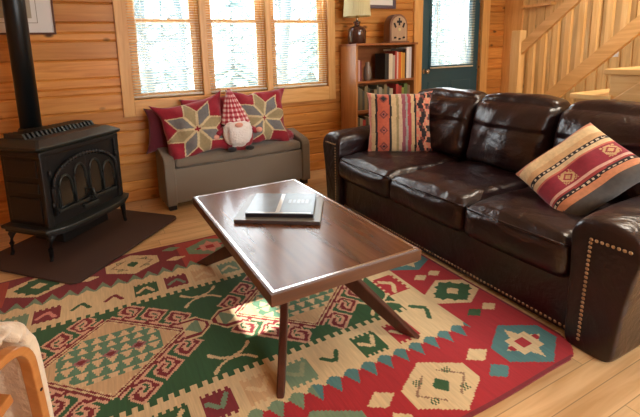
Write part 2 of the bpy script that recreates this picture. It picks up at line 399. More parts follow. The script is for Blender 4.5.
# front window frame behind the camera
bm = bmesh.new()
for a in (.7, 1.88, 3.06, 4.24): box(bm, a, a + .06, WF - .1, WF + .02, .9, 2.35)
box(bm, .7, 4.3, WF - .1, WF + .02, .9, .96); box(bm, .7, 4.3, WF - .1, WF + .02, 2.29, 2.35)
structure('window_4', bm, 'trim')
bm = bmesh.new()
for c in ((1.56, 1.58, 1.28, 1.565), (1.82, 1.84, 1.28, 1.565), (1.58, 1.82, 1.28, 1.30), (1.58, 1.82, 1.545, 1.565)): box(bm, WL - .01, WL + .015, *c)
structure('window_5', bm, 'trim')  # frame of the added, unseen opening that shapes the sun patch
# casing round the triple window
bm = bmesh.new()
box(bm, .245, WX0, WY - .022, WY + .01, .735, 2.2); box(bm, WX1, 2.295, WY - .022, WY + .01, .735, 2.2)
for x in (.955, 1.572): box(bm, x - .028, x + .028, WY - .012, WY + .1, WZ0, WZ1)
structure('trim_1', bm, 'trim', bevel=.003)
bm = bmesh.new(); box(bm, WX0, WX1, WY - .022, WY + .01, .735, .862); box(bm, WX0 , WX1, WY - .022, WY + .01, WZ1, 2.2)
box(bm, WX0, WX1, WY - .012, WY + .13, .845, WZ0)
structure('trim_2', bm, 'trim_x', bevel=.003)
spans = [(WX0, .927), (.983, 1.544), (1.6, WX1)]
for k, (a, b) in enumerate(spans):
    # outer frame, upper and lower sash
    bm = bmesh.new(); s = .05; y0, y1 = WY + .055, WY + .11
    box(bm, a, a + .02, y0 - .02, y1 + .02, WZ0, WZ1); box(bm, b - .02, b, y0 - .02, y1 + .02, WZ0, WZ1)
    f = structure('window_%d' % (k + 1), bm, 'sash', bevel=.002)
    for nm, z0, z1, dy in (('lower_sash', WZ0, 1.535, 0), ('upper_sash', 1.50, WZ1, .02)):
        bm = bmesh.new()
        box(bm, a + .02, a + .02 + s, y0 + dy, y0 + dy + .02, z0, z1); box(bm, b - .02 - s, b - .02, y0 + dy, y0 + dy + .02, z0, z1)
        box(bm, a + .02 + s, b - .02 - s, y0 + dy, y0 + dy + .02, z0, z0 + .035 if nm != 'lower_sash' else z0 + .05); box(bm, a + .02 + s, b - .02 - s, y0 + dy, y0 + dy + .02, z1 - .035, z1)
        sh = obj(nm, bm, 'sash', f, bevel=.003)
        obj('pane', BX(a + .06, b - .06, y0 + dy + .008, y0 + dy + .012, z0 + .03, z1 - .03), 'glass', sh)
    bm = bmesh.new(); xm = (a + b) / 2; box(bm, xm - .03, xm + .03, y0 - .012, y0, 1.52, 1.532); box(bm, xm - .005, xm + .03, y0 - .02, y0 - .01, 1.532, 1.545)
    obj('sash_lock', bm, 'chrome', f)
# door casing and corner board
bm = bmesh.new(); box(bm, 3.335, DX0, WY - .022, WY + .01, 0, DZ + .12); box(bm, DX1, 4.555, WY - .022, WY + .01, 0, DZ + .12)
structure('trim_3', bm, 'trim', bevel=.003)
structure('trim_4', BX(DX0, DX1, WY - .022, WY + .01, DZ, DZ + .12), 'trim_x', bevel=.003)
structure('trim_5', BX(WR - .025, WR, 3.36, WY, 0, CH), 'trim', bevel=.003)
bm = bmesh.new(); box(bm, .5, 2.3, WY - .018, WY, 0, .1)
# the teal door
bm = bmesh.new(); gx0, gx1, gz0, gz1 = 3.64, 4.29, 1.02, 1.93; dy0, dy1 = WY + .03, WY + .075
box(bm, DX0, gx0, dy0, dy1, .01, DZ); box(bm, gx1, DX1, dy0, dy1, .01, DZ); box(bm, gx0, gx1, dy0, dy1, .01, gz0); box(bm, gx0, gx1, dy0, dy1, gz1, DZ)
door = structure('door_1', bm, 'teal_door')
for x0, x1 in ((3.60, 3.92), (3.98, 4.30)):
    bm = bmesh.new(); box(bm, x0, x1, dy0 - .012, dy0, .18, .83)
    p = obj('door_panel', bm, 'teal_door', door, bevel=.01)
bm = bmesh.new(); box(bm, gx0 - .03, gx0, dy0 - .012, dy0, gz0 - .03, gz1 + .03); box(bm, gx1, gx1 + .03, dy0 - .012, dy0, gz0 - .03, gz1 + .03); box(bm, gx0, gx1, dy0 - .012, dy0, gz0 - .03, gz0); box(bm, gx0, gx1, dy0 - .012, dy0, gz1, gz1 + .03)
obj('glazing_bead', bm, 'teal_door', door, bevel=.003)
obj('pane', BX(gx0, gx1, dy0 + .018, dy0 + .024, gz0, gz1), 'glass', door)
bm = bmesh.new(); kx, kz = 3.546, .957
for prof in (((.03, 0), (.03, .006), (.012, .008), (.012, .035), (.022, .04), (.028, .052), (.026, .066), (.012, .074)),):
    n = 20; rings = [[bm.verts.new((kx + r * math.cos(2 * PI * k / n), dy0 - h, kz + r * math.sin(2 * PI * k / n))) for k in range(n)] for r, h in prof]
    for a, b in zip(rings, rings[1:]):
        for k in range(n): bm.faces.new((a[k], a[(k + 1) % n], b[(k + 1) % n], b[k]))
    bm.faces.new(rings[-1]); bm.faces.new(rings[0])
obj('door_knob', bm, 'chrome', door, smooth=True)
for z in (.95, 1.75, .25):
    obj('hinge', BX(DX1 - .012, DX1 + .004, dy0 - .012, dy0, z, z + .1), 'brass', door)
# outside
sn = BX(-14, 20, WY + .3, 30, -.5, -.4); structure('snow_ground', sn, 'snow')

# ---------------------------------------------------------------- blinds
def blind(x0, x1, z0, z1, yc, label, group, pitch=.0215, slat=.024, tilt=.25):
    t = thing('window_blind', ((x0 + x1) / 2, yc, z1), 0, label, 'blind', group)
    bm = bmesh.new(); h = (x1 - x0) / 2; z = -.05
    obj('head_rail', BX(-h, h, -.014, .014, -.03, 0), 'blind', t)
    while z > z0 - z1 + .03:
        dy, dz = slat / 2 * math.cos(tilt), slat / 2 * math.sin(tilt)
        v = [bm.verts.new(q) for q in ((-h, -dy, z - dz), (h, -dy, z - dz), (h, 0, z + .0016), (-h, 0, z + .0016), (h, dy, z + dz), (-h, dy, z + dz))]
        bm.faces.new((v[0], v[1], v[2], v[3])); bm.faces.new((v[3], v[2], v[4], v[5])); z -= pitch
    o = obj('slats', bm, 'blind', t); s = o.modifiers.new('s', 'SOLIDIFY'); s.thickness = .0008
    obj('bottom_rail', BX(-h, h, -.012, .012, z0 - z1, z0 - z1 + .016), 'blind', t, bevel=.003)
    for a in (-.62 * h, .62 * h):
        bm = bmesh.new()
        for q in (-.0135, .0135): tube(bm, [(a, q, -.03), (a, q, z0 - z1 + .01)], .0008, 5)
        obj('ladder_cord', bm, 'blind', t)
    bm = bmesh.new(); tube(bm, [(-h + .06, -.022, -.02), (-h + .06, -.022, -.75)], .0035, 8); obj('tilt_wand', bm, 'blind', t)
    return t
blind(WX0 + .006, .921, .885, 2.09, WY + .015, 'cream slatted blind over the left window, nearest the stove', 'blinds in the triple window')
blind(.989, 1.538, .885, 2.09, WY + .015, 'cream slatted blind over the middle window, right above the gnome', 'blinds in the triple window')
blind(1.606, WX1 - .006, .885, 2.09, WY + .015, 'cream slatted blind over the right window, next to the bookcase', 'blinds in the triple window')
blind(gx0 - .02, gx1 + .02, .985, 1.97, WY + .002, 'white slatted blind hanging over the teal door glass', None, pitch=.019, slat=.02)

# ---------------------------------------------------------------- staircase
RX0, RX1 = 3.75, 3.84
def nose_z(yy): return .886 + (1.596 - yy) * .86
st = thing('staircase', (2.9, 2.55, 0), 0, 'pale pine open staircase rising towards the viewer behind the leather sofa', 'staircase')
O = Vector((2.9, 2.55, 0))
def loc(bm):
    bmesh.ops.translate(bm, verts=bm.verts[:], vec=-O); return bm
ys, zs = [], []
for i in range(-5, 6):
    yn = 1.64 - i * .19; zt = .886 + i * .1634
    obj('tread', loc(BX(2.9, RX1, yn - .235, yn, zt - .036, zt)), 'stair', st, bevel=.006)
    if i > -5: pass
    obj('riser', loc(BX(2.94, RX1 - .02, yn - .045, yn - .025, max(0, zt - .163), zt - .036)), 'stair', st)
# closed side panel stepped under the treads
pts = [(1.64 + 5 * .19 - .03, 0)]
for i in range(-5, 6):
    yn = 1.64 - i * .19 - .03; zt = .886 + i * .1634 - .037
    pts += [(yn, zt), (yn - .19 , zt)]
pts += [(pts[-1][0], 0)]
obj('side_panel', loc(PR(pts, 0, 2.925, 2.94)), 'stair', st)
def slope_board(bm, x0, x1, ya, yb, off0, off1):
    prism(bm, [(ya, nose_z(ya) + off0), (yb, nose_z(yb) + off0), (yb, nose_z(yb) + off1), (ya, nose_z(ya) + off1)], 0, x0, x1)
bm = bmesh.new(); slope_board(bm, 2.905, 2.924, 2.2, .5, -.42, -.2)
obj('stringer', loc(bm), 'rail', st, bevel=.004)
O = Vector((3.795, 2.655, 0))
ra = thing('stair_railing', tuple(O), 0, 'pale pine stair balustrade with square newel post and slanted handrail', 'railing')
obj('newel_post', loc(BX(RX0, RX1, 2.61, 2.70, 0, 1.357)), 'baluster', ra, bevel=.004)
def rz_low(y): return .769 + (2.35 - y) * .96
def rz_up(y): return 1.266 + (2.588 - y) * .90
bm = bmesh.new(); prism(bm, [(2.61, rz_up(2.61)), (.3, rz_up(.3)), (.3, rz_up(.3) - .12), (2.61, rz_up(2.61) - .12)], 0, RX0 + .025, RX0 + .065)
obj('handrail', loc(bm), 'rail', ra, bevel=.004)
bm = bmesh.new(); prism(bm, [(2.61, rz_low(2.61)), (.3, rz_low(.3)), (.3, rz_low(.3) - .15), (2.61, rz_low(2.61) - .15)], 0, RX0 + .01, RX0 + .05)
obj('bottom_rail', loc(bm), 'rail', ra, bevel=.004)
y = 2.50
while y > .5:
    obj('baluster', loc(PR([(y, rz_low(y) - .1), (y + .045, rz_low(y + .045) - .1), (y + .045, rz_up(y + .045) - .03), (y, rz_up(y) - .03)], 0, RX0 + .05, RX0 + .085)), 'baluster', ra)
    y -= .104
tag(obj('wall_ledge', BX(WR - .09, WR, 2.98, 3.34, 1.66, 1.69), 'trim', bevel=.004), 'small pine ledge high on the pale planked wall behind the stairs', 'shelf')
sw = thing('light_switch', (WR, 2.36, 1.13), 0, 'white switch plate on the pale planked wall seen between the balusters', 'light switch')
obj('cover_plate', BX(-.008, 0, -.045, .045, -.06, .06), 'white', sw, bevel=.003)
obj('toggle', BX(-.018, -.008, -.006, .006, -.012, .012), 'white', sw)

# ================================================================= RUG
C_RED, C_DRED, C_CREAM, C_TAN, C_GREEN, C_TEAL, C_SAGE, C_MAR, C_PINK = (172, 34, 42), (122, 24, 32), (220, 196, 150), (208, 172, 128), (44, 90, 50), (78, 128, 128), (118, 146, 116), (126, 36, 44), (214, 140, 128)
RX_0, RX_1, RY_0, RY_1 = -.93, 1.68, .80, 2.59
HOOK = ["gccccccccccccg", "gcrrrrrrrrrrcg", "gcrrccccccrrcg", "gcrccgggccrrcg", "gcrcgccccrrrcg", "gcrcgcrrrrrccg", "gcrrccccccccgg", "gccrrrrcgggggg", "ccccccrrcccccc", "rrrrrrrrrrrrrr"]
def hexm(x, y, typ):
    ax, ay = abs(x), abs(y)
    if ax > .148 or ay > .122 - ax / .148 * .08: return None
    edge = .122 - ax / .148 * .08 - ay < .014 or ax > .134
    if typ == 'A':
        if ax / .034 + ay / .03 < 1.15 and ax < .03: return C_GREEN
        if abs(ax - .072) < .016 and abs(ay - .045) < .014 and (int(abs(x) * 140) + int(abs(y) * 140)) % 2 == 0: return C_GREEN
        d = ax / .115 + ay / .085
        if abs(d - 1.0) < .05 and ax > .03: return (150, 118, 90)
        return C_CREAM
    if typ == 'G':
        if ax / .04 + ay / .035 < 1: return C_CREAM
        s = ax / .12 + ay / .1
        if s < 1 or (ax < .055 and ay < .075) or (ax < .1 and ay < .035): return C_GREEN
        return C_CREAM
    s = max(min(ax / .1 + ay / .045, ax / .05 + ay / .085), 0)
    if edge or not (s < 1.05 or (ax < .06 and ay < .045)): return C_TEAL if typ == 'T' else C_SAGE
    if ax < .026 and ay < .022: return C_RED
    if abs(ax - .075) < .012 and ay < .014: return C_RED
    if s < 1.05 or (ax < .06 and ay < .045): return C_CREAM if typ == 'T' else C_PINK
    return C_TEAL
def square(x, y, flip, bg, fg):
    ax = abs(x)
    tooth = .062 if int((x + 1) / .0125) % 2 else .05
    if ax > .058 or abs(y) > tooth: return None
    yy = y * flip
    if fg is not None:
        for (x0, y0, x1, y1) in ((-.042, .018, -.006, -.012), (.006, -.014, .034, .032)):
            dx, dy = x1 - x0, y1 - y0; t = max(0, min(1, ((x - x0) * dx + (yy - y0) * dy) / (dx * dx + dy * dy)))
            if math.hypot(x - x0 - t * dx, yy - y0 - t * dy) < .0095: return fg
    return bg
def band_item(x, y, flip, items):
    for cx, bg, fg in items:
        if abs(x - cx) < .06:
            if bg is None:
                r = square(x - cx, y, flip, C_CREAM, fg); return r
            return square(x - cx, y, flip, bg, fg)
    return None
def medallion(x, y):
    u, v = abs(x), abs(y)
    A, B = .285, .24
    d = u / A + v / B
    # end chamber
    if u > .30 and u < .425 and d >= 1.0:
        lim = min(.075, (.425 - u) * 1.1 + .012)
        if v < lim:
            if v > lim - .012 or u > .412: return C_CREAM
            if v > lim - .028 or u > .396: return C_DRED
            if u > .31 and v < (u - .305) * .9 and u < .375: return C_SAGE
            return C_CREAM
    if d < 1:
        if d > .955: return C_CREAM if int((x + 5) / .012) % 2 else C_TAN
        if v < .026 and any(abs(x - c) / .036 + v / .026 < 1 for c in (-.11, 0, .11)):
            return C_DRED if any(abs(x - c) / .022 + v / .016 < 1 for c in (-.11, 0, .11)) else (160, 110, 110)
        q = (x + 5.0275) / .055; p = (y + 5.01) / .05
        if u + max(0, v - .05) * .7 < .205 and v < .14:
            fu, fv = q % 1, p % 1
            if y < 0: fv = 1 - fv
            if abs(fu - .5) * 2 < (1 - fv) * 1.02 and fv > .14: return (220, 190, 146)
            return (92, 132, 102)
        return C_TAN
    if d < 1.035: return C_DRED
    if d < 1.07: return C_CREAM
    L = math.hypot(A, B); t = ((A - u) * A + v * B) / (L * L); n = (u * B + v * A - A * B) / L
    n -= .012
    if -.02 < t < 1.0 and 0 <= n < .12:
        hx = (t * 3) % 1; col = int(hx * 14); row = 9 - int(n / .012)
        if row < 0: return None
        return {'g': None, 'c': (216, 170, 140), 'r': C_DRED}[HOOK[row][col]]
    return None
def xmotif(x, y):
    for ex_, ey_ in ((.085, .058), (.085, -.045), (-.085, .05), (-.085, -.055)):
        t = max(0, min(1, (x * ex_ + y * ey_) / (ex_ * ex_ + ey_ * ey_)))
        by = .012 * math.sin(PI * t) * (1 if ey_ < 0 else -1)
        if math.hypot(x - t * ex_, y - t * ey_ - by) < .0085: return C_CREAM
    if abs(abs(x) - .016) < .005 and abs(y) < .014: return C_CREAM
    return None
def tri(p): return abs(2 * (p % 1) - 1)
NEAR = [(-.48, C_GREEN, C_CREAM), (-.32, C_MAR, C_SAGE), (-.16, None, C_GREEN), (.0, C_MAR, C_CREAM), (.14, C_GREEN, C_CREAM), (.30, C_MAR, C_SAGE), (.455, C_TAN, C_CREAM), (.61, C_SAGE, (150, 160, 125)), (.765, None, C_GREEN), (.945, C_GREEN, C_CREAM), (1.11, C_RED, C_CREAM)]
FAR = [(-.43, C_SAGE, C_CREAM), (-.29, C_MAR, C_PINK), (-.14, None, C_GREEN), (.01, None, C_DRED), (.165, C_GREEN, C_CREAM), (.325, C_MAR, C_SAGE), (.475, C_TAN, C_CREAM), (.62, C_SAGE, C_CREAM), (.77, None, C_DRED), (.93, C_MAR, C_CREAM), (1.1, C_GREEN, C_CREAM)]
ENDV = [(1.54, C_RED), (1.74, C_GREEN), (1.92, None), (2.1, C_RED), (1.305, None)]
def red_band(x, y, far):
    base = C_MAR if far else C_RED
    if far:
        cy = 2.442; L = [(-.82, 'T'), (-.35, 'G'), (.13, 'A'), (.60, 'P'), (1.07, 'A'), (1.5, 'T')]; D = (-.11, .37, .84, 1.28)
        if x > .4 and x < 1.0: base = (176, 66, 56)
        if x < -.5: base = (168, 66, 44)
        for c in D:
            if abs(x - c) / .062 + abs(y - 2.385) / .028 < 1: return C_CREAM
            if abs(x - c) / .06 + abs(y - 2.525) / .03 < 1: return C_SAGE
    else:
        cy = .942; L = [(-.82, 'T'), (-.37, 'A'), (.10, 'T'), (.57, 'P'), (1.04, 'A'), (1.5, 'T')]; D = (-.6, -.13, .335, .80, 1.27)
        for c in D:
            if abs(x - c - .005) / .06 + abs(y - .987) / .037 < 1: return C_CREAM
            if abs(x - c - .01) / .055 + abs(y - .89) / .036 < 1: return C_TEAL if c > .9 else C_CREAM
    for c, t in L:
        r = hexm(x - c, y - cy, t)
        if r: return r
    return base
def rug_col(x, y):
    if x > 1.39 or x < -.64:
        xe = x - 1.54 if x > 0 else -(x + .79)
        if abs(x - (1.392 if x > 0 else -.642)) < .004: return C_MAR
        if y < 1.13 or y > 2.27: return red_band(x, y, y > 1.7)
        for cy, t in ((1.345, 'G'), (1.69, 'T'), (2.03, 'G')):
            r = hexm(xe, (y - cy) * 1.1, t)
            if r: return r
        for cy in (1.515, 1.86, 1.175, 2.2):
            for dx in (-.05, .045):
                if abs(xe - dx) / .045 + abs(y - cy) / .03 < 1: return C_CREAM if not (cy == 1.175 and dx < 0) else C_GREEN
        return C_RED
    if y < 1.16:
        t = tri((x - .94) / .078)
        if y > 1.157 - .028 * tri((x - .94) / .078 + .5) ** 2: return C_CREAM
        if y > 1.08 + .075 * (1 - t) : return C_TEAL if x > .62 else C_SAGE
        if y > 1.08: 
            return C_RED
        return red_band(x, y, False)
    if y > 2.225:
        t = tri((x - .28) / .08)
        if y < 2.228 + .035 * t: return C_CREAM
        if y < 2.235 + .075 * t + .004: return C_SAGE
        return red_band(x, y, True) if y > 2.3 else (C_MAR if x < .4 else (176, 66, 56))
    # vertical borders of the cream frame
    if x > 1.385: return C_CREAM
    if x > 1.235 or x < -.485:
        xv = x - 1.305 if x > 0 else x + .555
        for cy, bg in ENDV:
            if abs(y - cy) < .085:
                r = square((y - cy) * .75, xv * .9, -1, bg if bg else C_CREAM, C_CREAM if bg else C_GREEN)
                if r: return r
        return C_CREAM
    if y < 1.335 or y > 2.03:
        r = band_item(x, y - (1.235 if y < 1.7 else 2.125), 1 if y < 1.7 else -1, NEAR if y < 1.7 else FAR)
        return r or C_CREAM
    # green field with comb edge
    comb = int((x + 5) / .0205) % 2
    if y < 1.362: return C_CREAM if comb else C_GREEN
    if y > 2.004: return C_CREAM if comb else C_GREEN
    for cx in (-.03, .815):
        r = medallion(x - cx, y - 1.69)
        if r: return r
    for cx, cy in ((.405, 1.915), (.415, 1.432), (-.42, 1.915), (-.42, 1.432), (1.16, 1.915), (1.16, 1.44)):
        r = xmotif(x - cx, y - cy)
        if r: return r
    return C_GREEN
def make_rug():
    nx, ny = 400, 280; bm = bmesh.new()
    me = bpy.data.meshes.new('rug'); V = []; F = []; cols = []
    rc = .13
    idx = {}
    def vid(i, j):
        if (i, j) in idx: return idx[(i, j)]
        x = RX_0 + (RX_1 - RX_0) * i / nx; y = RY_0 + (RY_1 - RY_0) * j / ny
        x += .008 * noise.noise(Vector((y * 2, 3, 0))); y += .008 * noise.noise(Vector((x * 2, 0, 5)))
        z = .007 + .0015 * noise.noise(Vector((x * 4, y * 4, 1)))
        idx[(i, j)] = len(V); V.append((x, y, z)); return idx[(i, j)]
    for i in range(nx):
        for j in range(ny):
            x = RX_0 + (RX_1 - RX_0) * (i + .5) / nx; y = RY_0 + (RY_1 - RY_0) * (j + .5) / ny
            dx = min(x - RX_0, RX_1 - x); dy = min(y - RY_0, RY_1 - y)
            if dx < rc and dy < rc and math.hypot(rc - dx, rc - dy) > rc: continue
            F.append((vid(i, j), vid(i + 1, j), vid(i + 1, j + 1), vid(i, j + 1)))
            edge = min(dx, dy) < .012
            cols.append(lin(C_MAR if edge else rug_col(x, y)))
    me.from_pydata(V, [], F); ca = me.color_attributes.new('Col', 'FLOAT_COLOR', 'CORNER')
    for p, c in zip(me.polygons, cols):
        for li in p.loop_indices: ca.data[li].color = (*c, 1)
    me.materials.append(M['rug']); o = bpy.data.objects.new('area_rug', me); COL.objects.link(o)
    s = o.modifiers.new('s', 'SOLIDIFY'); s.thickness = .006; s.offset = -1
    tag(o, 'flat woven kilim rug in green, red and cream under the coffee table', 'rug')
make_rug()

# ================================================================= HEARTH PAD AND STOVE
def rrect(hx, hy, r, n=8):
    out = []
    for cx, cy, a0 in ((hx - r, hy - r, 0), (-hx + r, hy - r, PI / 2), (-hx + r, -hy + r, PI), (hx - r, -hy + r, 1.5 * PI)):
        out += [(cx + r * math.cos(a0 + PI / 2 * k / n), cy + r * math.sin(a0 + PI / 2 * k / n)) for k in range(n + 1)]
    return out
c45 = math.cos(PI / 4)
pc = Vector((.18, 2.68)) + Vector((-c45, c45)) * .40
pad = obj('hearth_pad', PR(rrect(.49, .40, .06), 2, 0, .012), 'pad', bevel=.003)
pad.location = (pc.x, pc.y, .003); pad.rotation_euler = (0, 0, PI / 4)
# keep the rug edge underneath: the pad lies over it
pad.location.z = .0095
tag(pad, 'dark brown rounded hearth mat under the wood stove', 'mat')

SZ = .0215
sv = thing('wood_stove', (-.19, 3.035, SZ), PI / 4, 'black cast iron wood stove with arched double doors standing on the hearth mat', 'stove')
W2, D2 = .32, .17
sv.scale = (1, 1, 1.085)
obj('firebox', BX(-W2 + .02, W2 - .02, -D2 + .01, D2, .175, .63), 'iron', sv, bevel=.006)
# top: skirt then raised plate
bm = bmesh.new()
def ring(hx, hy0, hy1, z, ch): return [(-hx + ch, hy0, z), (hx - ch, hy0, z), (hx, hy0 + ch, z), (hx, hy1, z), (-hx, hy1, z), (-hx, hy0 + ch, z)]
secs = [ring(W2, -D2 - .005, D2 + .02, .615, .012), ring(W2 + .02, -D2 - .025, D2 + .03, .632, .014), ring(W2 + .02, -D2 - .025, D2 + .03, .642, .014), ring(W2 - .04, -D2 + .045, D2 + .02, .675, .012)]
R_ = [[bm.verts.new(p) for p in s] for s in secs]
for a, b in zip(R_, R_[1:]):
    for k in range(6): bm.faces.new((a[k], a[(k + 1) % 6], b[(k + 1) % 6], b[k]))
bm.faces.new(R_[0]); bm.faces.new(R_[-1][::-1])
obj('top_plate', bm, 'iron_sheen', sv, bevel=.003)
bm = bmesh.new(); k = -.272
while k < .28: prism(bm, [(-.035, .66), (.0, .703), (.15, .703), (.15, .66)], 0, k, k + .014); k += .031
obj('top_grille', bm, 'iron_sheen', sv)
# cornice under the top and bottom skirt
bm = bmesh.new(); box(bm, -W2, W2, -D2 - .005, D2 + .005, .585, .615); obj('cornice', bm, 'iron', sv, bevel=.008)
# corner pilasters
for sx in (-1, 1):
    bm = bmesh.new(); x = sx * (W2 - .025); box(bm, x - .022, x + .022, -D2 - .004, -D2 + .03, .19, .59); obj('pilaster', bm, 'iron', sv, bevel=.006)
# side panels with raised moulding (three stacked)
for sx in (-1, 1):
    xs = sx * (W2 - .02); a, b = sorted((xs, xs + sx * .014))
    for z0, z1 in ((.47, .57), (.38, .44), (.21, .35)):
        obj('side_panel', BX(a, b, -.13, .13, z0, z1), 'iron', sv, bevel=.009)
# big arch moulding (ribbed) over the doors
def arch_pts(cx, zb, r, h, zspring, n=20):
    return [(cx - r, zb)] + [(cx - r * math.cos(PI * k / n), zspring + h * math.sin(PI * k / n)) for k in range(n + 1)] + [(cx + r, zb)]
bm = bmesh.new(); yf = -D2 - .012
tube(bm, [(x, yf, z) for x, z in arch_pts(0, .25, .262, .15, .40)], .012, 8)
for k in range(1, 30):
    a = PI * k / 30; x, z = -.262 * math.cos(a), .40 + .15 * math.sin(a)
    ball(bm, (x, yf - .004, z), .0145, 8, 6, (.5, 1, 1))
obj('arch_moulding', bm, 'iron', sv, smooth=True)
# two doors, each with two lancet windows
for sx in (-1, 1):
    d = obj('stove_door', PR([(sx * .002, .25)] + [(sx * .25 * math.sin(PI / 2 * k / 10), .40 + .135 * math.cos(PI / 2 * k / 10)) for k in range(11)] + [(sx * .25, .25)], 1, -D2 - .012, -D2 + .012), 'iron', sv, bevel=.003)
    for ci, (cx, r, zs, h) in enumerate(((.062, .048, .40, .10), (.178, .050, .36, .10))):
        cx *= sx
        P_ = [(cx - r, .285)] + [(cx - r * math.cos(PI * k / 14), zs + h * math.sin(PI * k / 14) ** .8) for k in range(15)] + [(cx + r, .285)]
        obj('stove_window', PR(P_, 1, -D2 - .016, -D2 - .010), 'stove_glass', d)
        bm = bmesh.new(); tube(bm, [(x, -D2 - .019, z) for x, z in P_] + [(cx - r, -D2 - .019, .285)], .0065, 8); obj('tracery', bm, 'iron_sheen', d, smooth=True)
    obj('lower_rail', BX(*sorted((sx * .012, sx * .24)), -D2 - .024, -D2 - .01, .258, .275), 'iron_sheen', d, bevel=.004)
    for z in (.29, .47): 
        bm = bmesh.new(); tube(bm, [(sx * .272, -D2 - .012, z), (sx * .272, -D2 - .012, z + .035)], .009, 8); obj('hinge', bm, 'iron', d, smooth=True)
bm = bmesh.new(); tube(bm, [(.0, -D2 - .02, .33), (0, -D2 - .05, .33), (0.005, -D2 - .058, .27)], .007, 8); obj('door_handle', bm, 'iron_sheen', sv, smooth=True)
bm = bmesh.new(); box(bm, -.06, .06, -D2 - .03, -D2, .222, .245); obj('air_control', bm, 'iron_sheen', sv, bevel=.004)
# ash lip: bowed shelf
def bow(hx, y0, bulge, n=16): return [(hx * (2 * k / n - 1), y0 - bulge * (1 - (2 * k / n - 1) ** 4)) for k in range(n + 1)]
obj('ash_lip', PR(bow(W2 + .035, -D2 - .02, .075) + [(W2 + .035, D2 + .01), (-W2 - .035, D2 + .01)], 2, .17, .19), 'iron_sheen', sv, bevel=.005)
obj('lip_moulding', PR(bow(W2 + .018, -D2 - .01, .07) + [(W2 + .018, D2), (-W2 - .018, D2)], 2, .148, .171), 'iron', sv, bevel=.004)
obj('ash_box', BX(-.19, .19, -.13, .12, .05, .15), 'iron', sv, bevel=.005)
for sx in (-1, 1):
    for sy in (-1, 1):
        x, y = sx * (W2 - .005), sy * (D2 - .01)
        bm = bmesh.new(); tube(bm, [(x - sx * .03, y, .15), (x - sx * .005, y, .12), (x, y, .07), (x + sx * .002, y + sy * .002, .02), (x + sx * .006, y + sy * .004, 0.001)], [.026, .02, .015, .012, .013], 8)
        obj('leg', bm, 'iron', sv, smooth=True)
pp = Matrix.Rotation(-PI / 4, 3, 'Z') @ Vector((-.38 + .19, 3.30 - 3.035, 0))
bm = bmesh.new(); lathe(bm, [(.082, .62), (.082, .672), (.072, .685)], (pp.x, pp.y)); obj('flue_collar', bm, 'iron_sheen', sv, smooth=False)
bm = bmesh.new(); lathe(bm, [(.066, .64), (.066, (CH - SZ - .004) / 1.085)], (pp.x, pp.y), 40); o = obj('stove_pipe', bm, 'pipe', sv, smooth=True)

# ================================================================= STORAGE BENCH
BA = math.radians(2.6)
bn = thing('storage_bench', (.47, 3.195, 0), BA, 'low grey upholstered storage bench with raised arms under the triple window', 'bench')
BL, BD = 1.33, .33
obj('bench_box', BX(.07, BL - .07, .012, BD, .055, .335), 'grey_fabric', bn, bevel=.008)
for a in (0, BL - .085):
    prof = [(0, .04), (0, .385), (.012, .415), (.045, .435), (.2, .47), (.29, .492), (.325, .49), (BD, .47), (BD, .04)]
    obj('arm', PR(prof, 0, a, a + .085), 'grey_fabric', bn, bevel=.012, seg=3)
obj('seat_lid', cushion((BL - .18, .31, .075), .02, (30, 8, 4), (0, .0, .012)), 'grey_fabric', bn, smooth=True).location = (BL / 2, .165, .378)
obj('back_rail', BX(.086, BL - .086, .315, BD + .01, .335, .47), 'grey_fabric', bn, bevel=.01)
for x in (.02, BL - .08):
    for y in (.02, BD - .07): obj('foot', BX(x, x + .06, y, y + .05, 0, .055), 'dark_foot', bn, bevel=.004)
def bench_pt(x, y, z): return Vector((.47, 3.195, 0)) + Matrix.Rotation(BA, 3, 'Z') @ Vector((x, y, z))

TANP, SLATE, OUT = (156, 142, 106), (116, 116, 116), (206, 190, 150)
def star(u, v, front):
    bg = (146, 24, 44)
    if not front: return bg
    x, y = u - .5, v - .47
    r = math.hypot(x, y)
    if r < .045: return (140, 30, 44) if (abs(x) < .014 or abs(y) < .014 or r < .02) else OUT
    a = math.atan2(y, x) - math.radians(12); k = round(a / (PI / 4)); d = a - k * PI / 4
    px, py = r * math.cos(d), abs(r * math.sin(d)); L = .50
    t = math.tan(PI / 8)
    m = min(t * px - py, t * 1.15 * (L - px) - py)
    if m < 0: return bg
    if m < .02: return OUT
    return TANP if k % 2 == 0 else SLATE
def place(o, loc_, yaw, lean=0, roll=0):
    o.location = loc_
    o.rotation_mode = 'XYZ'
    m = Matrix.Rotation(yaw, 4, 'Z') @ Matrix.Rotation(lean, 4, 'X') @ Matrix.Rotation(roll, 4, 'Y')
    o.rotation_euler = m.to_euler(); return o
p = pillow('star_pillow', .55, .50, .18, 'cloth_paint', None, star, n=90, seed=3, wrinkle=.035, ears=.12, floppy=.03)
place(p, bench_pt(.30, .13, .625), BA - .06, -.26, math.radians(-8)); tag(p, 'crimson pillow with tan star standing left of the gnome', 'pillow', 'star pillows on the bench')
p2 = pillow('star_pillow', .54, .49, .18, 'cloth_paint', None, star, n=90, seed=9, wrinkle=.035, ears=.12, floppy=.03)
place(p2, bench_pt(.90, .15, .655), BA + .05, -.25, math.radians(3)); tag(p2, 'crimson pillow with tan star half hidden right of the gnome', 'pillow', 'star pillows on the bench')
p3 = pillow('throw_pillow', .44, .36, .09, 'maroon', None, n=30, seed=5, floppy=.02)
place(p3, bench_pt(.17, .275, .615), BA, -.06, math.radians(2)); tag(p3, 'dark maroon pillow behind the left end of the bench', 'pillow')
p4 = pillow('throw_pillow', .50, .40, .09, 'crimson', None, n=30, seed=6, floppy=.02)
place(p4, bench_pt(.50, .295, .655), BA, -.06, math.radians(-2)); tag(p4, 'plain red pillow peeking out between and behind the two star pillows', 'pillow')
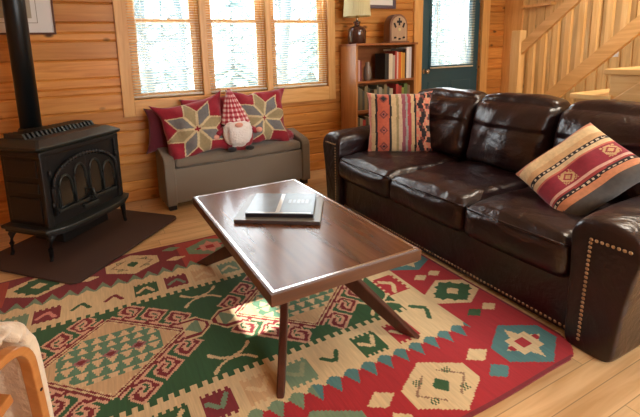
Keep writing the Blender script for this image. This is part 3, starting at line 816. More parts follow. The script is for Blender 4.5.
# knitted throw at the right end
bm = cushion((.17, .13, .07), .03, (16, 10, 6), (.01, .01, .02), lambda p, u, v, w_: p + Vector((0, 0, 1)) * .012 * noise.noise(p * 30))
th = obj('knitted_throw', bm, 'knit', smooth=True); th.location = bench_pt(1.14, .16, .455); th.rotation_euler = (0, 0, .3)
tag(th, 'bundled red and white knitted throw at the right end of the bench', 'throw')

# gnome
g0 = bench_pt(.635, .07, .418)
gn = thing('gnome', g0, BA - .15, 'plush gnome with red gingham hat and white beard sitting on the bench', 'plush toy')
gn.scale = (1.38, 1.2, 1.08)
obj('body', cushion((.17, .12, .20), .05, (10, 10, 10), (.02, .02, .02)), 'crimson', gn, smooth=True).location = (0, 0, .10)
bm = bmesh.new(); n, m = 48, 60; H = .265; rg = []
for j in range(m + 1):
    t = j / m; r = .082 * (1 - t) ** .85 + .006; z = .215 + H * t; ox = -.016 * t * 2; rg.append([bm.verts.new((ox + r * math.cos(2 * PI * k / n) * 1.05, r * .8 * math.sin(2 * PI * k / n), z + .008 * math.sin(6 * PI * k / n) * (1 - t))) for k in range(n)])
for a, b in zip(rg, rg[1:]):
    for k in range(n): bm.faces.new((a[k], a[(k + 1) % n], b[(k + 1) % n], b[k]))
bm.faces.new(rg[0]); bm.faces.new(rg[-1][::-1])
hat = obj('hat', bm, 'cloth_paint', gn, smooth=True)
def gingham(c):
    a = math.atan2(c.y, c.x + .03 * (c.z - .2) / H) / (2 * PI) * 26; b = (c.z - .2) / .018
    q = (int(a + 60) % 2) + (int(b) % 2)
    return lin(((236, 220, 214), (206, 110, 118), (158, 30, 48))[q])
paint_mesh(hat.data, gingham)
bm = cushion((.155, .07, .185), .035, (16, 8, 18), (.012, .035, .01), lambda p, u, v, w_: Vector((p.x * (1 - .28 * max(0, -w_)), p.y, p.z)) * (1 + .06 * noise.noise(p * 60)))
obj('beard', bm, 'beard', gn, smooth=True).location = (0, -.055, .13)
bm = bmesh.new(); ball(bm, (0, -.105, .208), .022, 16, 12, (1.15, .9, .85)); obj('nose', bm, 'skin_cloth', gn, smooth=True)
for s in (-1, 1):
    bm = bmesh.new(); tube(bm, [(s * .07, -.01, .17), (s * .105, -.03, .15), (s * .125, -.05, .135)], [.024, .022, .02], 10); a = obj('arm', bm, 'crimson', gn, smooth=True)
    bm = bmesh.new(); ball(bm, (s * .135, -.058, .130 + (.02 if s > 0 else -.01)), .021, 12, 10); obj('hand', bm, 'skin_cloth', a, smooth=True)
    bm = bmesh.new(); ball(bm, (s * .055 + .01, -.085, .018), .028, 14, 10, (1, 1.1, .68)); obj('foot', bm, 'black_cloth', gn, smooth=True)

# ================================================================= BOOKCASE
bk = thing('bookcase', (2.35, 3.3, 0), 0, 'brown wooden bookcase holding books between the window and the door', 'bookcase')
CW, CD, CHT = .76, .27, 1.262
for a in (0, CW - .022): obj('side_panel', BX(a, a + .022, 0, CD, 0, CHT), 'case', bk, bevel=.002)
obj('top', BX(-.008, CW + .012, -.012, CD, CHT, CHT + .022), 'case_x', bk, bevel=.003)
for z in (.90, .61, .32, .06): obj('shelf', BX(.022, CW - .022, .004, CD - .006, z, z + .02), 'case_x', bk, bevel=.001)
obj('back_panel', BX(.022, CW - .022, CD - .006, CD, .02, CHT), 'case_x', bk)
obj('kick_plate', BX(.022, CW - .022, .02, .035, 0, .06), 'case_x', bk)
bkmats = {}
def bmat(c):
    if c not in bkmats: bkmats[c] = flat('book_%d' % len(bkmats), c, .45)
    return bkmats[c]
pages = flat('pages', (226, 214, 188), .8)
def book(x, y, z, w_, h, d, c, label, group, lean=0):
    """upright book, spine towards -y"""
    t = thing('book', (x, y, z), 0, label, 'book', group, rot=(0, lean, 0))
    bm = bmesh.new(); c_ = .0025
    box(bm, 0, w_, 0, c_, 0, h); box(bm, 0, c_, c_, d, 0, h); box(bm, w_ - c_, w_, c_, d, 0, h)
    obj('cover', bm, bmat(c), t)
    obj('page_block', BX(c_, w_ - c_, c_, d - .004, .003, h - .003), pages, t)
    return t
zs1 = .9205; G1 = 'books on the upper shelf'
row = [(2.375, .018, .20, (150, 60, 58), 'dull red paperback at the left end of the upper shelf'),
       (2.395, .020, .205, (196, 160, 150), 'pinkish paperback second from the left on the upper shelf'),
       (2.417, .016, .195, (120, 48, 52), 'dark red thin book third from the left on the upper shelf'),
       (2.715, .034, .262, (26, 34, 38), 'thick black book at the left of the main row on the upper shelf'),
       (2.751, .012, .262, (60, 44, 44), 'thin dark book beside the cream books on the upper shelf'),
       (2.765, .046, .255, (214, 204, 180), 'thick cream book just right of the black ones'),
       (2.813, .030, .24, (176, 164, 150), 'greyish cream book left of the red one'),
       (2.845, .020, .28, (176, 50, 44), 'red book right of the cream books on the upper shelf'),
       (2.867, .018, .275, (214, 190, 176), 'white book between the red and the orange one'),
       (2.887, .036, .27, (206, 96, 38), 'bright orange book on the upper shelf'),
       (2.925, .012, .27, (220, 180, 80), 'thin yellow book beside the bright orange one'),
       (2.939, .034, .262, (196, 140, 60), 'amber book right of the orange one'),
       (2.975, .016, .30, (60, 46, 44), 'thin dark book left of the tall white ones'),
       (2.993, .034, .315, (226, 224, 220), 'tall white book near the right end of the upper shelf'),
       (3.029, .030, .32, (200, 200, 204), 'tallest light grey book at the right end of the upper shelf')]
for x, w_, h, c, lb in row: 
    t = book(x, 3.315 + (h < .21) * .01, zs1, w_, h, .16, c, lb, G1)
fb = thing('book', (2.80, 3.325, zs1 + .282), 0, 'black book lying flat on top of the upright books', 'book')
bm = bmesh.new(); box(bm, 0, .16, 0, .13, 0, .003); box(bm, 0, .16, 0, .13, .022, .025); box(bm, 0, .16, 0, .003, .003, .022)
obj('cover', bm, bmat((24, 24, 28)), fb); obj('page_block', BX(.003, .157, .003, .127, .003, .022), pages, fb)
bm = bmesh.new(); lathe(bm, [(.03, 0), (.038, .02), (.04, .08), (.036, .13), (.022, .15), (.024, .175), (.02, .18)], n=24)
o = obj('glass_jar', bm, flat('jar_grey', (128, 112, 100), .2), smooth=True); o.location = (2.53, 3.36, zs1); tag(o, 'small greyish jar on the upper shelf left of the black books', 'jar')
G2 = 'books on the middle shelf'
cols2 = [((74, 70, 58), 'dark olive'), ((96, 88, 66), 'faded moss'), ((62, 66, 60), 'dark slate'), ((120, 104, 74), 'khaki'), ((58, 62, 48), 'deep green'), ((140, 126, 96), 'pale beige'), ((90, 92, 84), 'grey'), ((150, 142, 124), 'light grey'), ((104, 108, 84), 'sage green'), ((130, 116, 84), 'tan'), ((76, 80, 76), 'charcoal'), ((178, 166, 140), 'cream'), ((170, 60, 58), 'red'), ((140, 44, 50), 'crimson'), ((132, 150, 74), 'lime green'), ((90, 110, 60), 'leaf green'), ((120, 100, 80), 'brown')]
x = 2.378
for i, (c, nm) in enumerate(cols2):
    w_ = (.028, .034, .024, .038)[i % 4] + (.006 if i > 9 else 0); h = .235 - (.02 * ((i * 7) % 3)); w_ = min(w_, 3.085 - x - .002)
    if i == 5: x += .05
    if i == 12: x += .04
    book(x, 3.32, .6305, w_ - .001, h, .15, c, nm + ' book standing on the middle shelf just above the striped pillow', G2); x += w_ + .001
x = 2.378
for i in range(8):
    c, nm = cols2[(i * 5 + 2) % 17]; w_ = .032
    book(x, 3.32, .3405, w_, .22 - .015 * (i % 3), .15, c, nm + ' book on the low shelf of the bookcase beside the sofa arm', 'books on the low shelf'); x += w_ + .002

# table lamp
lp = thing('table_lamp', (2.455, 3.43, 1.285), 0, 'table lamp with brown ceramic base and cream pleated shade on the bookcase', 'lamp')
bm = bmesh.new(); lathe(bm, [(.080, 0), (.088, .006), (.090, .12), (.084, .145), (.06, .165), (.03, .175), (.026, .19), (.036, .198), (.036, .215), (.01, .22)], n=36)
obj('lamp_base', bm, 'ceramic', lp, smooth=True)
bm = bmesh.new(); lathe(bm, [(.012, .215), (.012, .27)], n=10); obj('stem', bm, 'chrome', lp, smooth=True)
bm = bmesh.new(); n = 96; rr = []
for r, z in ((.134, .262), (.134, .268), (.120, .45), (.118, .52)):
    rr.append([bm.verts.new(((r + .0018 * (k % 2)) * math.cos(2 * PI * k / n), (r + .0018 * (k % 2)) * math.sin(2 * PI * k / n), z)) for k in range(n)])
for a, b in zip(rr, rr[1:]):
    for k in range(n): bm.faces.new((a[k], a[(k + 1) % n], b[(k + 1) % n], b[k]))
o = obj('lamp_shade', bm, 'shade', lp); s = o.modifiers.new('s', 'SOLIDIFY'); s.thickness = .0015

# cathedral radio
rd = thing('cathedral_radio', (2.925, 3.41, 1.285), math.radians(-4), 'small arched wooden cathedral radio standing on the bookcase', 'radio')
RW = .093
rd.scale = (1.18, 1.1, 1.15)
arch = [(-RW, .012), (-RW, .13)] + [(-RW * math.cos(PI * k / 20), .13 + .12 * math.sin(PI * k / 20) ** .85) for k in range(1, 20)] + [(RW, .13), (RW, .012)]
M['radio_wood'] = wood('radio_wood', (112, 76, 54), (136, 96, 70), grain=2, rough=.4)
obj('cabinet', PR(arch, 1, -.05, .05), 'radio_wood', rd, bevel=.004)
obj('foot_board', BX(-RW - .012, RW + .012, -.062, .055, 0, .014), 'radio_wood', rd, bevel=.003)
arch2 = [(x * .84, .016 + (z - .012) * .9) for x, z in arch]
obj('front_panel', PR(arch2, 1, -.056, -.05), wood('radio_face', (170, 140, 112), (186, 158, 128), grain=2), rd)
blk = flat('speaker_black', (30, 26, 26), .7)
bm = bmesh.new(); box(bm, -.008, .008, -.059, -.056, .15, .215); box(bm, -.026, .026, -.0585, -.056, .172, .192); obj('speaker_grille', bm, blk, rd, bevel=.002)
for s in (-1, 1):
    bm = bmesh.new(); box(bm, -.009, .009, -.059, -.056, -.022, .022, mat=Matrix.Translation((s * .045, 0, .152)) @ Matrix.Rotation(s * .4, 4, 'Y')); obj('speaker_slot', bm, blk, rd, bevel=.004)
bm = bmesh.new(); bmesh.ops.create_cone(bm, cap_ends=True, segments=24, radius1=.014, radius2=.014, depth=.006, matrix=Matrix.Translation((0, -.058, .115)) @ Matrix.Rotation(PI / 2, 4, 'X')); obj('dial', bm, flat('dial', (206, 190, 140), .4), rd)
for s in (-1, 0, 1):
    bm = bmesh.new(); bmesh.ops.create_cone(bm, cap_ends=True, segments=16, radius1=.009, radius2=.008, depth=.016, matrix=Matrix.Translation((s * .045, -.062, .045 - .012 * (s == 0))) @ Matrix.Rotation(PI / 2, 4, 'X')); obj('knob', bm, blk, rd)

# framed pictures
def picture(x0, x1, z0, z1, fr, frm, label, art, artc, line=True):
    t = thing('framed_picture', ((x0 + x1) / 2, WY, z0), 0, label, 'picture'); h = (x1 - x0) / 2; H = z1 - z0
    bm = bmesh.new(); box(bm, -h, -h + fr, -.03, -.001, 0, H); box(bm, h - fr, h, -.03, -.001, 0, H); box(bm, -h + fr, h - fr, -.03, -.001, 0, fr); box(bm, -h + fr, h - fr, -.03, -.001, H - fr, H)
    obj('frame', bm, frm, t, bevel=.002)
    mt = obj('mat_board', BX(-h + fr, h - fr, -.018, -.001, fr, H - fr), 'white', t)
    a0, a1, b0, b1 = art
    obj('print', BX(a0, a1, -.020, -.018, b0, b1), flat('print_' + label[:4], artc, .6, var=.2, bscale=8), t)
    if line:
        bm = bmesh.new(); q = .035
        for c in ((a0 - q, a1 + q, b0 - q, b0 - q + .004), (a0 - q, a1 + q, b1 + q - .004, b1 + q), (a0 - q, a0 - q + .004, b0 - q, b1 + q), (a1 + q - .004, a1 + q, b0 - q, b1 + q)): box(bm, c[0], c[1], -.0195, -.018, c[2], c[3])
        obj('mat_line', bm, flat('line', (150, 140, 120), .6), t)
    return t
dk = wood('frame_dark', (84, 48, 30), (104, 62, 40), grain=0)
t = picture(-.86, -.168, 1.408, 1.98, .012, dk, 'thin framed picture with wide white mat behind the stove pipe', (-.20, .20, .115, .46), (178, 168, 146))
bm = bmesh.new(); box(bm, .075, .09, -.022, -.020, .20, .34); box(bm, .085, .11, -.022, -.020, .19, .225); obj('drawn_figure', bm, blk, t)
picture(2.60, 3.065, 1.648, 2.02, .035, flat('frame_grey', (92, 80, 92), .4), 'grey framed picture partly above the lamp and radio', (-.15, .15, .09, .29), (190, 186, 196), False)

# ================================================================= COFFEE TABLE
TX0, TX1, TY0, TY1, TZ = .485, 1.158, 1.175, 2.313, .40
O = Vector(((TX0 + TX1) / 2, (TY0 + TY1) / 2, 0))
ct = thing('coffee_table', tuple(O), 0, 'low walnut coffee table with glossy top and splayed legs on the rug', 'table')
bm = BX(TX0, TX1, TY0, TY1, TZ - .048, TZ - .0015); obj('apron_edge', loc(bm), 'walnut_edge', ct, bevel=.002)
obj('table_top', loc(BX(TX0 + .02, TX1 - .02, TY0 + .02, TY1 - .02, TZ - .004, TZ)), 'walnut', ct)
bm = bmesh.new(); e, q = .010, .021
for c in ((TX0 + e, TX1 - e, TY0 + e, TY0 + q), (TX0 + e, TX1 - e, TY1 - q, TY1 - e), (TX0 + e, TX0 + q, TY0 + q, TY1 - q), (TX1 - q, TX1 - e, TY0 + q, TY1 - q)): box(bm, c[0], c[1], c[2], c[3], TZ - .004, TZ + .0006)
obj('metal_inlay', loc(bm), 'aluminium', ct)
def leg(foot, top):
    bm = bmesh.new(); f, t = Vector(foot), Vector(top); d = (t - f); hdir = Vector((d.x, d.y, 0)).normalized(); s = Vector((-hdir.y, hdir.x, 0))
    def sec(c, w_, th, z): return [Vector((c.x, c.y, z)) + hdir * a * w_ / 2 + s * b * th / 2 for a, b in ((-1, -1), (1, -1), (1, 1), (-1, 1))]
    A = [bm.verts.new(v) for v in sec(f, .085, .03, f.z)]; B = [bm.verts.new(v) for v in sec(t, .20, .03, t.z)]
    bm.faces.new(A); bm.faces.new(B[::-1])
    for k in range(4): bm.faces.new((A[k], A[(k + 1) % 4], B[(k + 1) % 4], B[k]))
    obj('leg', loc(bm), 'walnut_dark', ct, bevel=.006, seg=3)
for fx, fy in ((.515, 1.19), (1.125, 1.195), (.50, 2.24), (1.14, 2.26)):
    tx, ty = .82 + (fx - .82) * .12, 1.73 + (fy - 1.73) * .12
    leg((fx, fy, .0085), (tx, ty, .335))
obj('under_brace', loc(BX(.66, .98, 1.45, 2.02, .335, .352)), 'walnut_dark', ct, bevel=.004)
# books on the table
def flatbook(cx, cy, z, w_, d, h, ang, cover, label, extra=None):
    t = thing('coffee_table_book', (cx, cy, z), ang, label, 'book', None)
    bm = bmesh.new(); box(bm, -w_ / 2, w_ / 2, -d / 2, d / 2, 0, .003); box(bm, -w_ / 2, w_ / 2, -d / 2, d / 2, h - .003, h); box(bm, -w_ / 2, w_ / 2, -d / 2, -d / 2 + .003, .003, h - .003)
    obj('cover', bm, cover, t, bevel=.0008); obj('page_block', BX(-w_ / 2 + .004, w_ / 2 - .005, -d / 2 + .003, d / 2 - .005, .003, h - .003), pages, t)
    return t
cv1 = flat('cover_grey', (120, 116, 106), .3, coat=.1, var=.15, bscale=6); cv2 = flat('cover_slate', (92, 106, 116), .25, coat=.15, var=.5, bscale=12)
sp = flat('spine_dark', (30, 28, 34), .3)
ang = math.atan2(1.577 - 1.82, .899 - .553)
t1 = flatbook(.842, 1.845, TZ + .001, .42, .345, .018, ang + .02, cv1, 'larger grey hardcover book lying beneath another on the coffee table')
obj('spine_strip', BX(-.208, .208, -.1745, -.1726, .001, .017), flat('spine_brown', (70, 56, 54), .4), t1)
t2 = flatbook(.852, 1.852, TZ + .0195, .335, .29, .020, ang + .04, cv2, 'smaller slate blue hardcover lying on top of the other book')
obj('spine_strip', BX(-.166, .166, -.1472, -.1451, .001, .019), sp, t2)
bm = bmesh.new(); box(bm, -.155, .155, -.138, -.128, .0201, .0204); box(bm, -.02, .0, -.128, .138, .0201, .0204); obj('cover_band', bm, flat('cover_pale', (196, 196, 188), .2, coat=.5), t2)
bm = bmesh.new()
for k in range(5): box(bm, .03 + k * .022, .045 + k * .022, .0, .05, .0201, .0204)
obj('cover_title', bm, flat('cover_title', (176, 190, 204), .2), t2)

# ================================================================= SOFA
SO = Vector((1.65, .70, 0))
so = thing('leather_sofa', tuple(SO), 0, 'dark brown leather three-seat sofa with brass nailheads beside the coffee table', 'sofa')
SX = 1.70; YB, YF = .885, 2.555          # inner faces of near and far arm
def S(name, bm, mat, **k):
    bmesh.ops.translate(bm, verts=bm.verts[:], vec=-SO); return obj(name, bm, mat, so, **k)
S('base', BX(SX, 2.62, YB - .04, YF + .04, .012, .262), 'leather', bevel=.012, seg=3)
S('back_frame', PR([(2.50, .2), (2.62, .2), (2.70, .78), (2.68, .82), (2.60, .83), (2.52, .78)], 1, .74, 2.71), 'leather', bevel=.03, seg=4)
# arms: lofted along x, flared and rolled at the top
def arm(yc, out, top):
    prof = []   # (offset from inner face towards outside, z)
    base = [(0.0, .002), (.0, .02), (.0, .46), (-.012, .53), (.012, .58), (.06, .60), (.15, .60), (.22, .575), (.245, .52), (.225, .42), (.20, .25), (.182, .03), (.18, .002)]
    bm = bmesh.new(); secs = []
    xs = [(1.656, .016, .05), (1.656, .010, .035), (1.664, .002, .012), (1.70, 0, 0), (1.95, 0, -.012), (2.3, 0, -.012), (2.66, 0, .01)]
    for x, ins, dz in xs:
        ring = []
        cy, cz = .1, .3
        for o_, z in base:
            z = z * (top / .60) if z > .3 else z
            oo = o_ + (ins if o_ < cy else -ins); zz = z - (ins + dz if z > .45 else 0)
            ring.append(bm.verts.new((x, yc + out * oo, max(.002, zz))))
        secs.append(ring)
    n = len(base)
    for a, b in zip(secs, secs[1:]):
        for k in range(n): bm.faces.new((a[k], a[(k + 1) % n], b[(k + 1) % n], b[k]))
    bm.faces.new(secs[0]); bm.faces.new(secs[-1][::-1])
    a = S('arm', bm, 'leather', smooth=True, sub=2)
    return a
arm(YB, -1, .56); arm(YF, 1, .60)
random.seed(3)
def crease(p, u, v, w_):
    q = Vector((p.x * 3, p.y * 3, p.z * 3))
    return p
def seat(y0, y1, seed):
    def wp(p, u, v, w_):
        a = p.copy()
        f = 1 if u < 0 else .4
        a += Vector((0, 0, 1)) * (.018 * noise.noise(Vector((p.x * 4 + seed, p.y * 4, seed))) + .009 * noise.noise(Vector((p.x * 14, p.y * 9 + seed, 0)))) * (w_ > 0)
        if u < -.9: a += Vector((-1, 0, 0)) * (.008 * noise.noise(Vector((seed, p.y * 9, p.z * 9))))
        return a
    bm = cushion((.86, y1 - y0 - .002, .175), .05, (30, 30, 10), (.025, .0, .035), wp)
    bmesh.ops.translate(bm, verts=bm.verts[:], vec=(1.645 + .43, (y0 + y1) / 2, .255 + .0875))
    o = S('seat_cushion', bm, 'leather', smooth=True)
    # welt round the front
    bm = bmesh.new(); tube(bm, [(1.672, y0 + .012, .405), (1.648, y0 + .04, .412), (1.636, (y0 + y1) / 2, .415), (1.648, y1 - .04, .412), (1.672, y1 - .012, .405)], .005, 6)
    w1 = S('welt', bm, 'leather', smooth=True); w1.parent = o
for k, (a, b) in enumerate(((.885, 1.405), (1.405, 1.98), (1.98, 2.555))): seat(a, b, k * 5.3)
def backc(y0, y1, seed):
    def wp(p, u, v, w_):
        a = p.copy()
        # crease across the upper third, lean backwards
        if u < 0: a.x += .022 * math.exp(-((w_ - .12) / .06) ** 2) * (1 - v ** 6)
        a.x += .13 * (w_ + 1) / 2 * .9
        if w_ > .6: a.x += .02 * (w_ - .6)
        n_ = .03 * noise.noise(Vector((p.y * 3 + seed, p.z * 4, seed))) +   .014 * noise.noise(Vector((p.y * 11 + p.z * 7, p.z * 5 + seed, 1)))
        if u < .5: a.x += n_
        a.z += .01 * noise.noise(Vector((p.y * 6, seed, 2)))
        return a
    bm = cushion((.22, y1 - y0 - .006, .44), .07, (12, 30, 40), (.06, .0, .03), wp)
    bmesh.ops.translate(bm, verts=bm.verts[:], vec=(2.36, (y0 + y1) / 2, .432 + .225))
    S('back_cushion', bm, 'leather', smooth=True)
for k, (a, b) in enumerate(((.84, 1.40), (1.40, 1.955), (1.955, 2.56))): backc(a, b, 11 + k * 3.7)
for y in (1.0, 2.5): 
    for x in (1.74, 2.5): S('foot', BX(x, x + .06, y, y + .06, 0, .014), 'dark_foot')
# plinth corner blocks under the arms
# nailheads
nails = []
NX = 1.6545
z = .045
while z < .47: nails.append((NX, .826 - .012 * z / .45, z)); z += .018
y = .812
while y > .668: nails.append((NX, y, .474)); y -= .018
z = .045
while z < .50: nails.append((NX, 2.60, z)); z += .022
y = 2.60
while y < 2.74: nails.append((NX, y, .512)); y += .022
y = .90
while y < 2.55: nails.append((SX - .0005, y, .035)); y += .0205
nails.sort(key=lambda p: (Vector(p) - Vector((0, 0, 1.2))).length)
def nail_bm(ps):
    bm = bmesh.new()
    for p in ps: bmesh.ops.create_uvsphere(bm, u_segments=8, v_segments=6, radius=.0068, matrix=Matrix.Translation(p) @ Matrix.Diagonal((.55, 1, 1, 1)))
    return bm
n0 = obj('nailhead', nail_bm([(0, 0, 0)]), 'brass', so, smooth=True); n0.location = Vector(nails[0]) - SO
for p in nails[1:100]:
    c = n0.copy(); COL.objects.link(c); c.parent = so; c.location = Vector(p) - SO
rest = S('nailheads', nail_bm(nails[100:]), 'brass', smooth=True); rest['kind'] = 'stuff'

# pillows on the sofa
BLK, ORG, OLV, TANN = (34, 26, 28), (186, 92, 66), (150, 132, 92), (200, 172, 128)
def kilim1(u, v, front):
    if u < .05: return (206, 130, 112)
    if u < .11: return TANN
    if u < .145: return BLK
    if u < .33:
        for cv in (.9, .64, .38, .12):
            d = abs(u - .24) / .07 + abs(v - cv) / .075
            if d < 1: return (120, 60, 52) if d > .6 else ((170, 90, 80) if d > .3 else BLK) if cv != .9 else BLK
        return ORG
    if u < .365: return BLK
    if u < .44: return TANN if v < 2 else OLV
    if u < .48: return OLV
    if u < .53: return (196, 170, 140)
    if u < .585: return (142, 76, 86)
    if u < .62: return (150, 148, 140)
    if u < .67: return (164, 60, 66)
    if u < .72: return TANN
    if u < .75: return BLK
    q = int(u * 28), int(v * 22)
    zc = .79 + .02 * abs(int(v * 22) % 7 - 3)
    m_ = int((u - zc) * 36); k_ = int(v * 22)
    if 0 <= m_ <= 1 or (m_ in (3, 4, 5) and k_ % 4 < 2): return BLK if (m_ + k_) % 5 else (120, 60, 52)
    return (206, 124, 98) if (q[0] + q[1]) % 3 else (196, 150, 116)
def kilim2(u, v, front):
    # stripes run along u; v = 1 at the top edge
    t = (1 - v) * .85
    if t < .07: return (196, 118, 84)
    if t < .27: return (226, 200, 150) if t < .2 else (212, 172, 122)
    if t < .283: return BLK
    if t < .298: return (220, 206, 176) if int(u * 34) % 2 else BLK
    if t < .31: return BLK
    if t < .38: return (222, 196, 152) if t < .36 else (206, 110, 90)
    if t < .57:
        for cu in (.36, .86):
            ax, ay = abs(u - cu), abs(t - .475)
            d = ax / .10 + ay / .085
            if ax < .075 and ay < .07 and (d < 1 or (int(ax * 60) + int(ay * 60)) % 2 == 0):
                return (152, 40, 52) if .35 < d < .6 else (206, 170, 120)
        return (150, 32, 52)
    if t < .60: return (224, 180, 160)
    if t < .625: return (168, 60, 60)
    if t < .64: return BLK
    if t < .655: return (220, 206, 176) if int(u * 34) % 2 else BLK
    if t < .665: return BLK
    if t < .735: return (216, 146, 104)
    return (86, 82, 78) if t < .95 else (110, 104, 98)
p = pillow('striped_pillow', .46, .455, .13, 'cloth_paint', None, kilim1, n=80, seed=1, floppy=.012)
place(p, (2.08, 2.37, .665), math.radians(-34), -.22, 0)
tag(p, 'square orange and tan striped kilim pillow upright at the far end of the sofa', 'pillow')
F_ = 1.05
def away(v): return Vector((0, 0, 1.2)) + (Vector(v) - Vector((0, 0, 1.2))) * F_
A_, B_, C_, D_ = away((1.880, 1.276, .547)), away((1.849, .973, .488)), away((2.111, 1.109, .796)), away((2.042, .81, .695))
ex = (C_ - A_ + D_ - B_).normalized(); ez = (A_ - B_ + C_ - D_); ez = (ez - ex * ez.dot(ex)).normalized(); ey = ez.cross(ex)
p = pillow('kilim_pillow', .43, .385, .12, 'cloth_paint', None, kilim2, n=80, seed=2)
R3 = Matrix((ex, ey, ez)).transposed()
p.matrix_world = Matrix.Translation((A_ + B_ + C_ + D_) / 4) @ R3.to_4x4()
tag(p, 'kilim pillow with crimson, cream and grey stripes tilted against the near sofa arm', 'pillow')

# ================================================================= LOUNGE CHAIR with sheepskin
fdir = Vector((.55, .835, 0)).normalized(); side = Vector((-fdir.y, fdir.x, 0))     # side points away from the camera
CP = Vector((-.185, .985, 0))
ch = thing('lounge_chair', (CP.x, CP.y, 0), math.atan2(fdir.y, fdir.x), 'bentwood lounge chair with light bent arms in the lower left corner', 'chair')
def bezarc(pts, n=8):
    """round the polyline corners"""
    P_ = [Vector(p) for p in pts]; out = [P_[0]]
    for a, b, c in zip(P_, P_[1:], P_[2:]):
        r = min((a - b).length, (c - b).length) * .48
        s, e = b + (a - b).normalized() * r, b + (c - b).normalized() * r
        out += [(s * (1 - t) ** 2 + b * 2 * t * (1 - t) + e * t * t) for t in [k / n for k in range(n + 1)]]
    return out + [P_[-1]]
# local axes: x forward, y = away from the camera, z up
for nm_y in (0, .58):
    bm = bmesh.new()
    strip(bm, bezarc([(-.74, nm_y, .50), (-.16, nm_y, .595), (-.0, nm_y, .612), (.02, nm_y, .36), (.035, nm_y, .025), (-.16, nm_y, .018), (-.78, nm_y, .018)]), (0, 1, 0), .019, .03)
    sf = obj('side_frame', bm, 'birch', ch, bevel=.003)
    bm = bmesh.new(); ball(bm, (.012, nm_y - .016, .47), .004, 10, 8, (1, .4, 1)); obj('bolt', bm, blk, sf)
    bm = bmesh.new(); strip(bm, bezarc([(-.02, nm_y + .05, .475), (-.35, nm_y + .05, .40), (-.62, nm_y + .05, .36), (-.80, nm_y + .05, .62), (-.95, nm_y + .05, .98)]), (0, 1, 0), .024, .045)
    obj('seat_rail', bm, 'birch', ch, bevel=.003)
for x, z in ((-.05, .445), (-.6, .345), (-.92, .9)):
    bm = bmesh.new(); tube(bm, [(x, .05, z), (x, .63, z)], .012, 10); obj('cross_bar', bm, 'birch', ch, smooth=True)
def skinmesh():
    bm = bmesh.new(); path = bezarc([(-.93, 0, 1.0), (-.68, 0, .64), (-.6, 0, .55), (-.05, 0, .63), (.07, 0, .605), (.115, 0, .16)], 14); n = len(path); mcols = 30; G = []
    for i, p in enumerate(path):
        rowv = []
        for j in range(mcols + 1):
            t = j / mcols; yy = .04 + .52 * t + .03 * noise.noise(Vector((i * .25, t * 3, 0))) * (1 if j in (0, mcols) else 0)
            q = Vector((p.x, yy, p.z + .012 - .03 * (abs(2 * t - 1) ** 6)))
            q += Vector((noise.noise(q * 22), noise.noise(q * 22 + Vector((5, 0, 0))), noise.noise(q * 22 + Vector((0, 9, 0))))) * .028
            rowv.append(bm.verts.new(q))
        G.append(rowv)
    for a, b in zip(G, G[1:]):
        for k in range(mcols): bm.faces.new((a[k], a[k + 1], b[k + 1], b[k]))
    return bm
sk = obj('sheepskin', skinmesh(), 'wool', smooth=True)
sk.location = ch.location; sk.rotation_euler = ch.rotation_euler
s = sk.modifiers.new('s', 'SOLIDIFY'); s.thickness = .03; s.offset = 1
s = sk.modifiers.new('sub', 'SUBSURF'); s.levels = s.render_levels = 1
tag(sk, 'cream woolly sheepskin draped over the bentwood lounge chair', 'sheepskin')

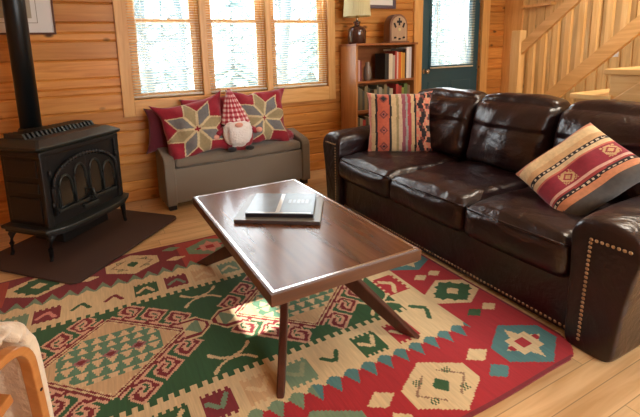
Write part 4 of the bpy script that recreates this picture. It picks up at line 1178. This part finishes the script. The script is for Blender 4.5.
# ================================================================= TREES OUTSIDE
def bare_tree(loc_, h, seed):
    rnd = random.Random(seed)
    t = thing('bare_tree', loc_, 0, 'pale bare tree standing in the snow outside the windows', 'tree', 'trees outside the windows')
    bm = bmesh.new(); pts = [(rnd.uniform(-.08, .08) * k, rnd.uniform(-.05, .05) * k, h * k / 5) for k in range(6)]
    tube(bm, pts, [.13, .11, .10, .08, .06, .02], 8); tr = obj('trunk', bm, 'bark', t, smooth=True)
    bm = bmesh.new()
    for k in range(46):
        z = rnd.uniform(.12, .98) * h; a = rnd.uniform(0, 2 * PI); L = rnd.uniform(.5, 1.5) * (1.15 - z / h); i = min(4, int(z / h * 5)); f = z / h * 5 - i
        b = Vector(pts[i]).lerp(Vector(pts[i + 1]), f); d = Vector((math.cos(a), math.sin(a), rnd.uniform(.1, .6)))
        e = b + d * L; mid_ = b + d * L * .5 + Vector((rnd.uniform(-.1, .1), rnd.uniform(-.1, .1), .05))
        tube(bm, [b, mid_, e], [.028, .018, .006], 5)
        for q in range(4):
            s_ = b.lerp(e, rnd.uniform(.3, .95)); tube(bm, [s_, s_ + Vector((rnd.uniform(-.4, .4), rnd.uniform(-.4, .4), rnd.uniform(-.1, .3)))], [.01, .004], 4)
    obj('branches', bm, 'bark', t)
    return t
def spruce(loc_, h, seed):
    rnd = random.Random(seed)
    t = thing('spruce_tree', loc_, 0, 'pale frosted spruce tree further back outside the windows', 'tree', 'spruces outside the windows')
    bm = bmesh.new(); tube(bm, [(0, 0, 0), (0, 0, h)], [.1, .01], 8); obj('trunk', bm, 'bark', t)
    bm = bmesh.new(); z = .4
    while z < h:
        R0 = (h - z) * .26 + .1
        for k in range(11):
            a = rnd.uniform(0, 2 * PI); r = R0 * rnd.uniform(.7, 1.1); e = Vector((math.cos(a) * r, math.sin(a) * r, z - r * .35)); s_ = Vector((-math.sin(a), math.cos(a), 0)) * r * .16
            c = Vector((0, 0, z)); m_ = c.lerp(e, .55) + Vector((0, 0, .04))
            v = [bm.verts.new(q) for q in (c, m_ + s_, e, m_ - s_, m_ + Vector((0, 0, .05)), m_ - Vector((0, 0, .06)))]
            for f in ((0, 1, 4), (1, 2, 4), (2, 3, 4), (3, 0, 4), (1, 0, 5), (2, 1, 5), (3, 2, 5), (0, 3, 5)): bm.faces.new([v[i] for i in f])
        z += .2
    obj('foliage', bm, 'needles', t)
    return t
protos = [bare_tree((0.8, 6.7, -.4), 5.5, 1), bare_tree((3.4, 7.1, -.4), 6, 2)]
spots = [(6.0, 7.0), (8.7, 7.6), (2.1, 9.9), (4.8, 10.0), (7.5, 10.4), (10.4, 10.2)]
for i, (x, y) in enumerate(spots):
    o = copy_tree(protos[i % 2]); o.location = (x, y, -.4); o.rotation_euler = (0, 0, i * 1.3)
sp0 = spruce((1.2, 13, -.4), 5.5, 4)
for i, (x, y) in enumerate([(4.5, 13.4), (7.8, 13.2), (11.1, 13.2), (2.8, 16.6), (6.1, 16.8), (9.5, 16.8), (14.5, 14)]):
    o = copy_tree(sp0); o.location = (x, y, -.4); o.rotation_euler = (0, 0, i * 1.7)
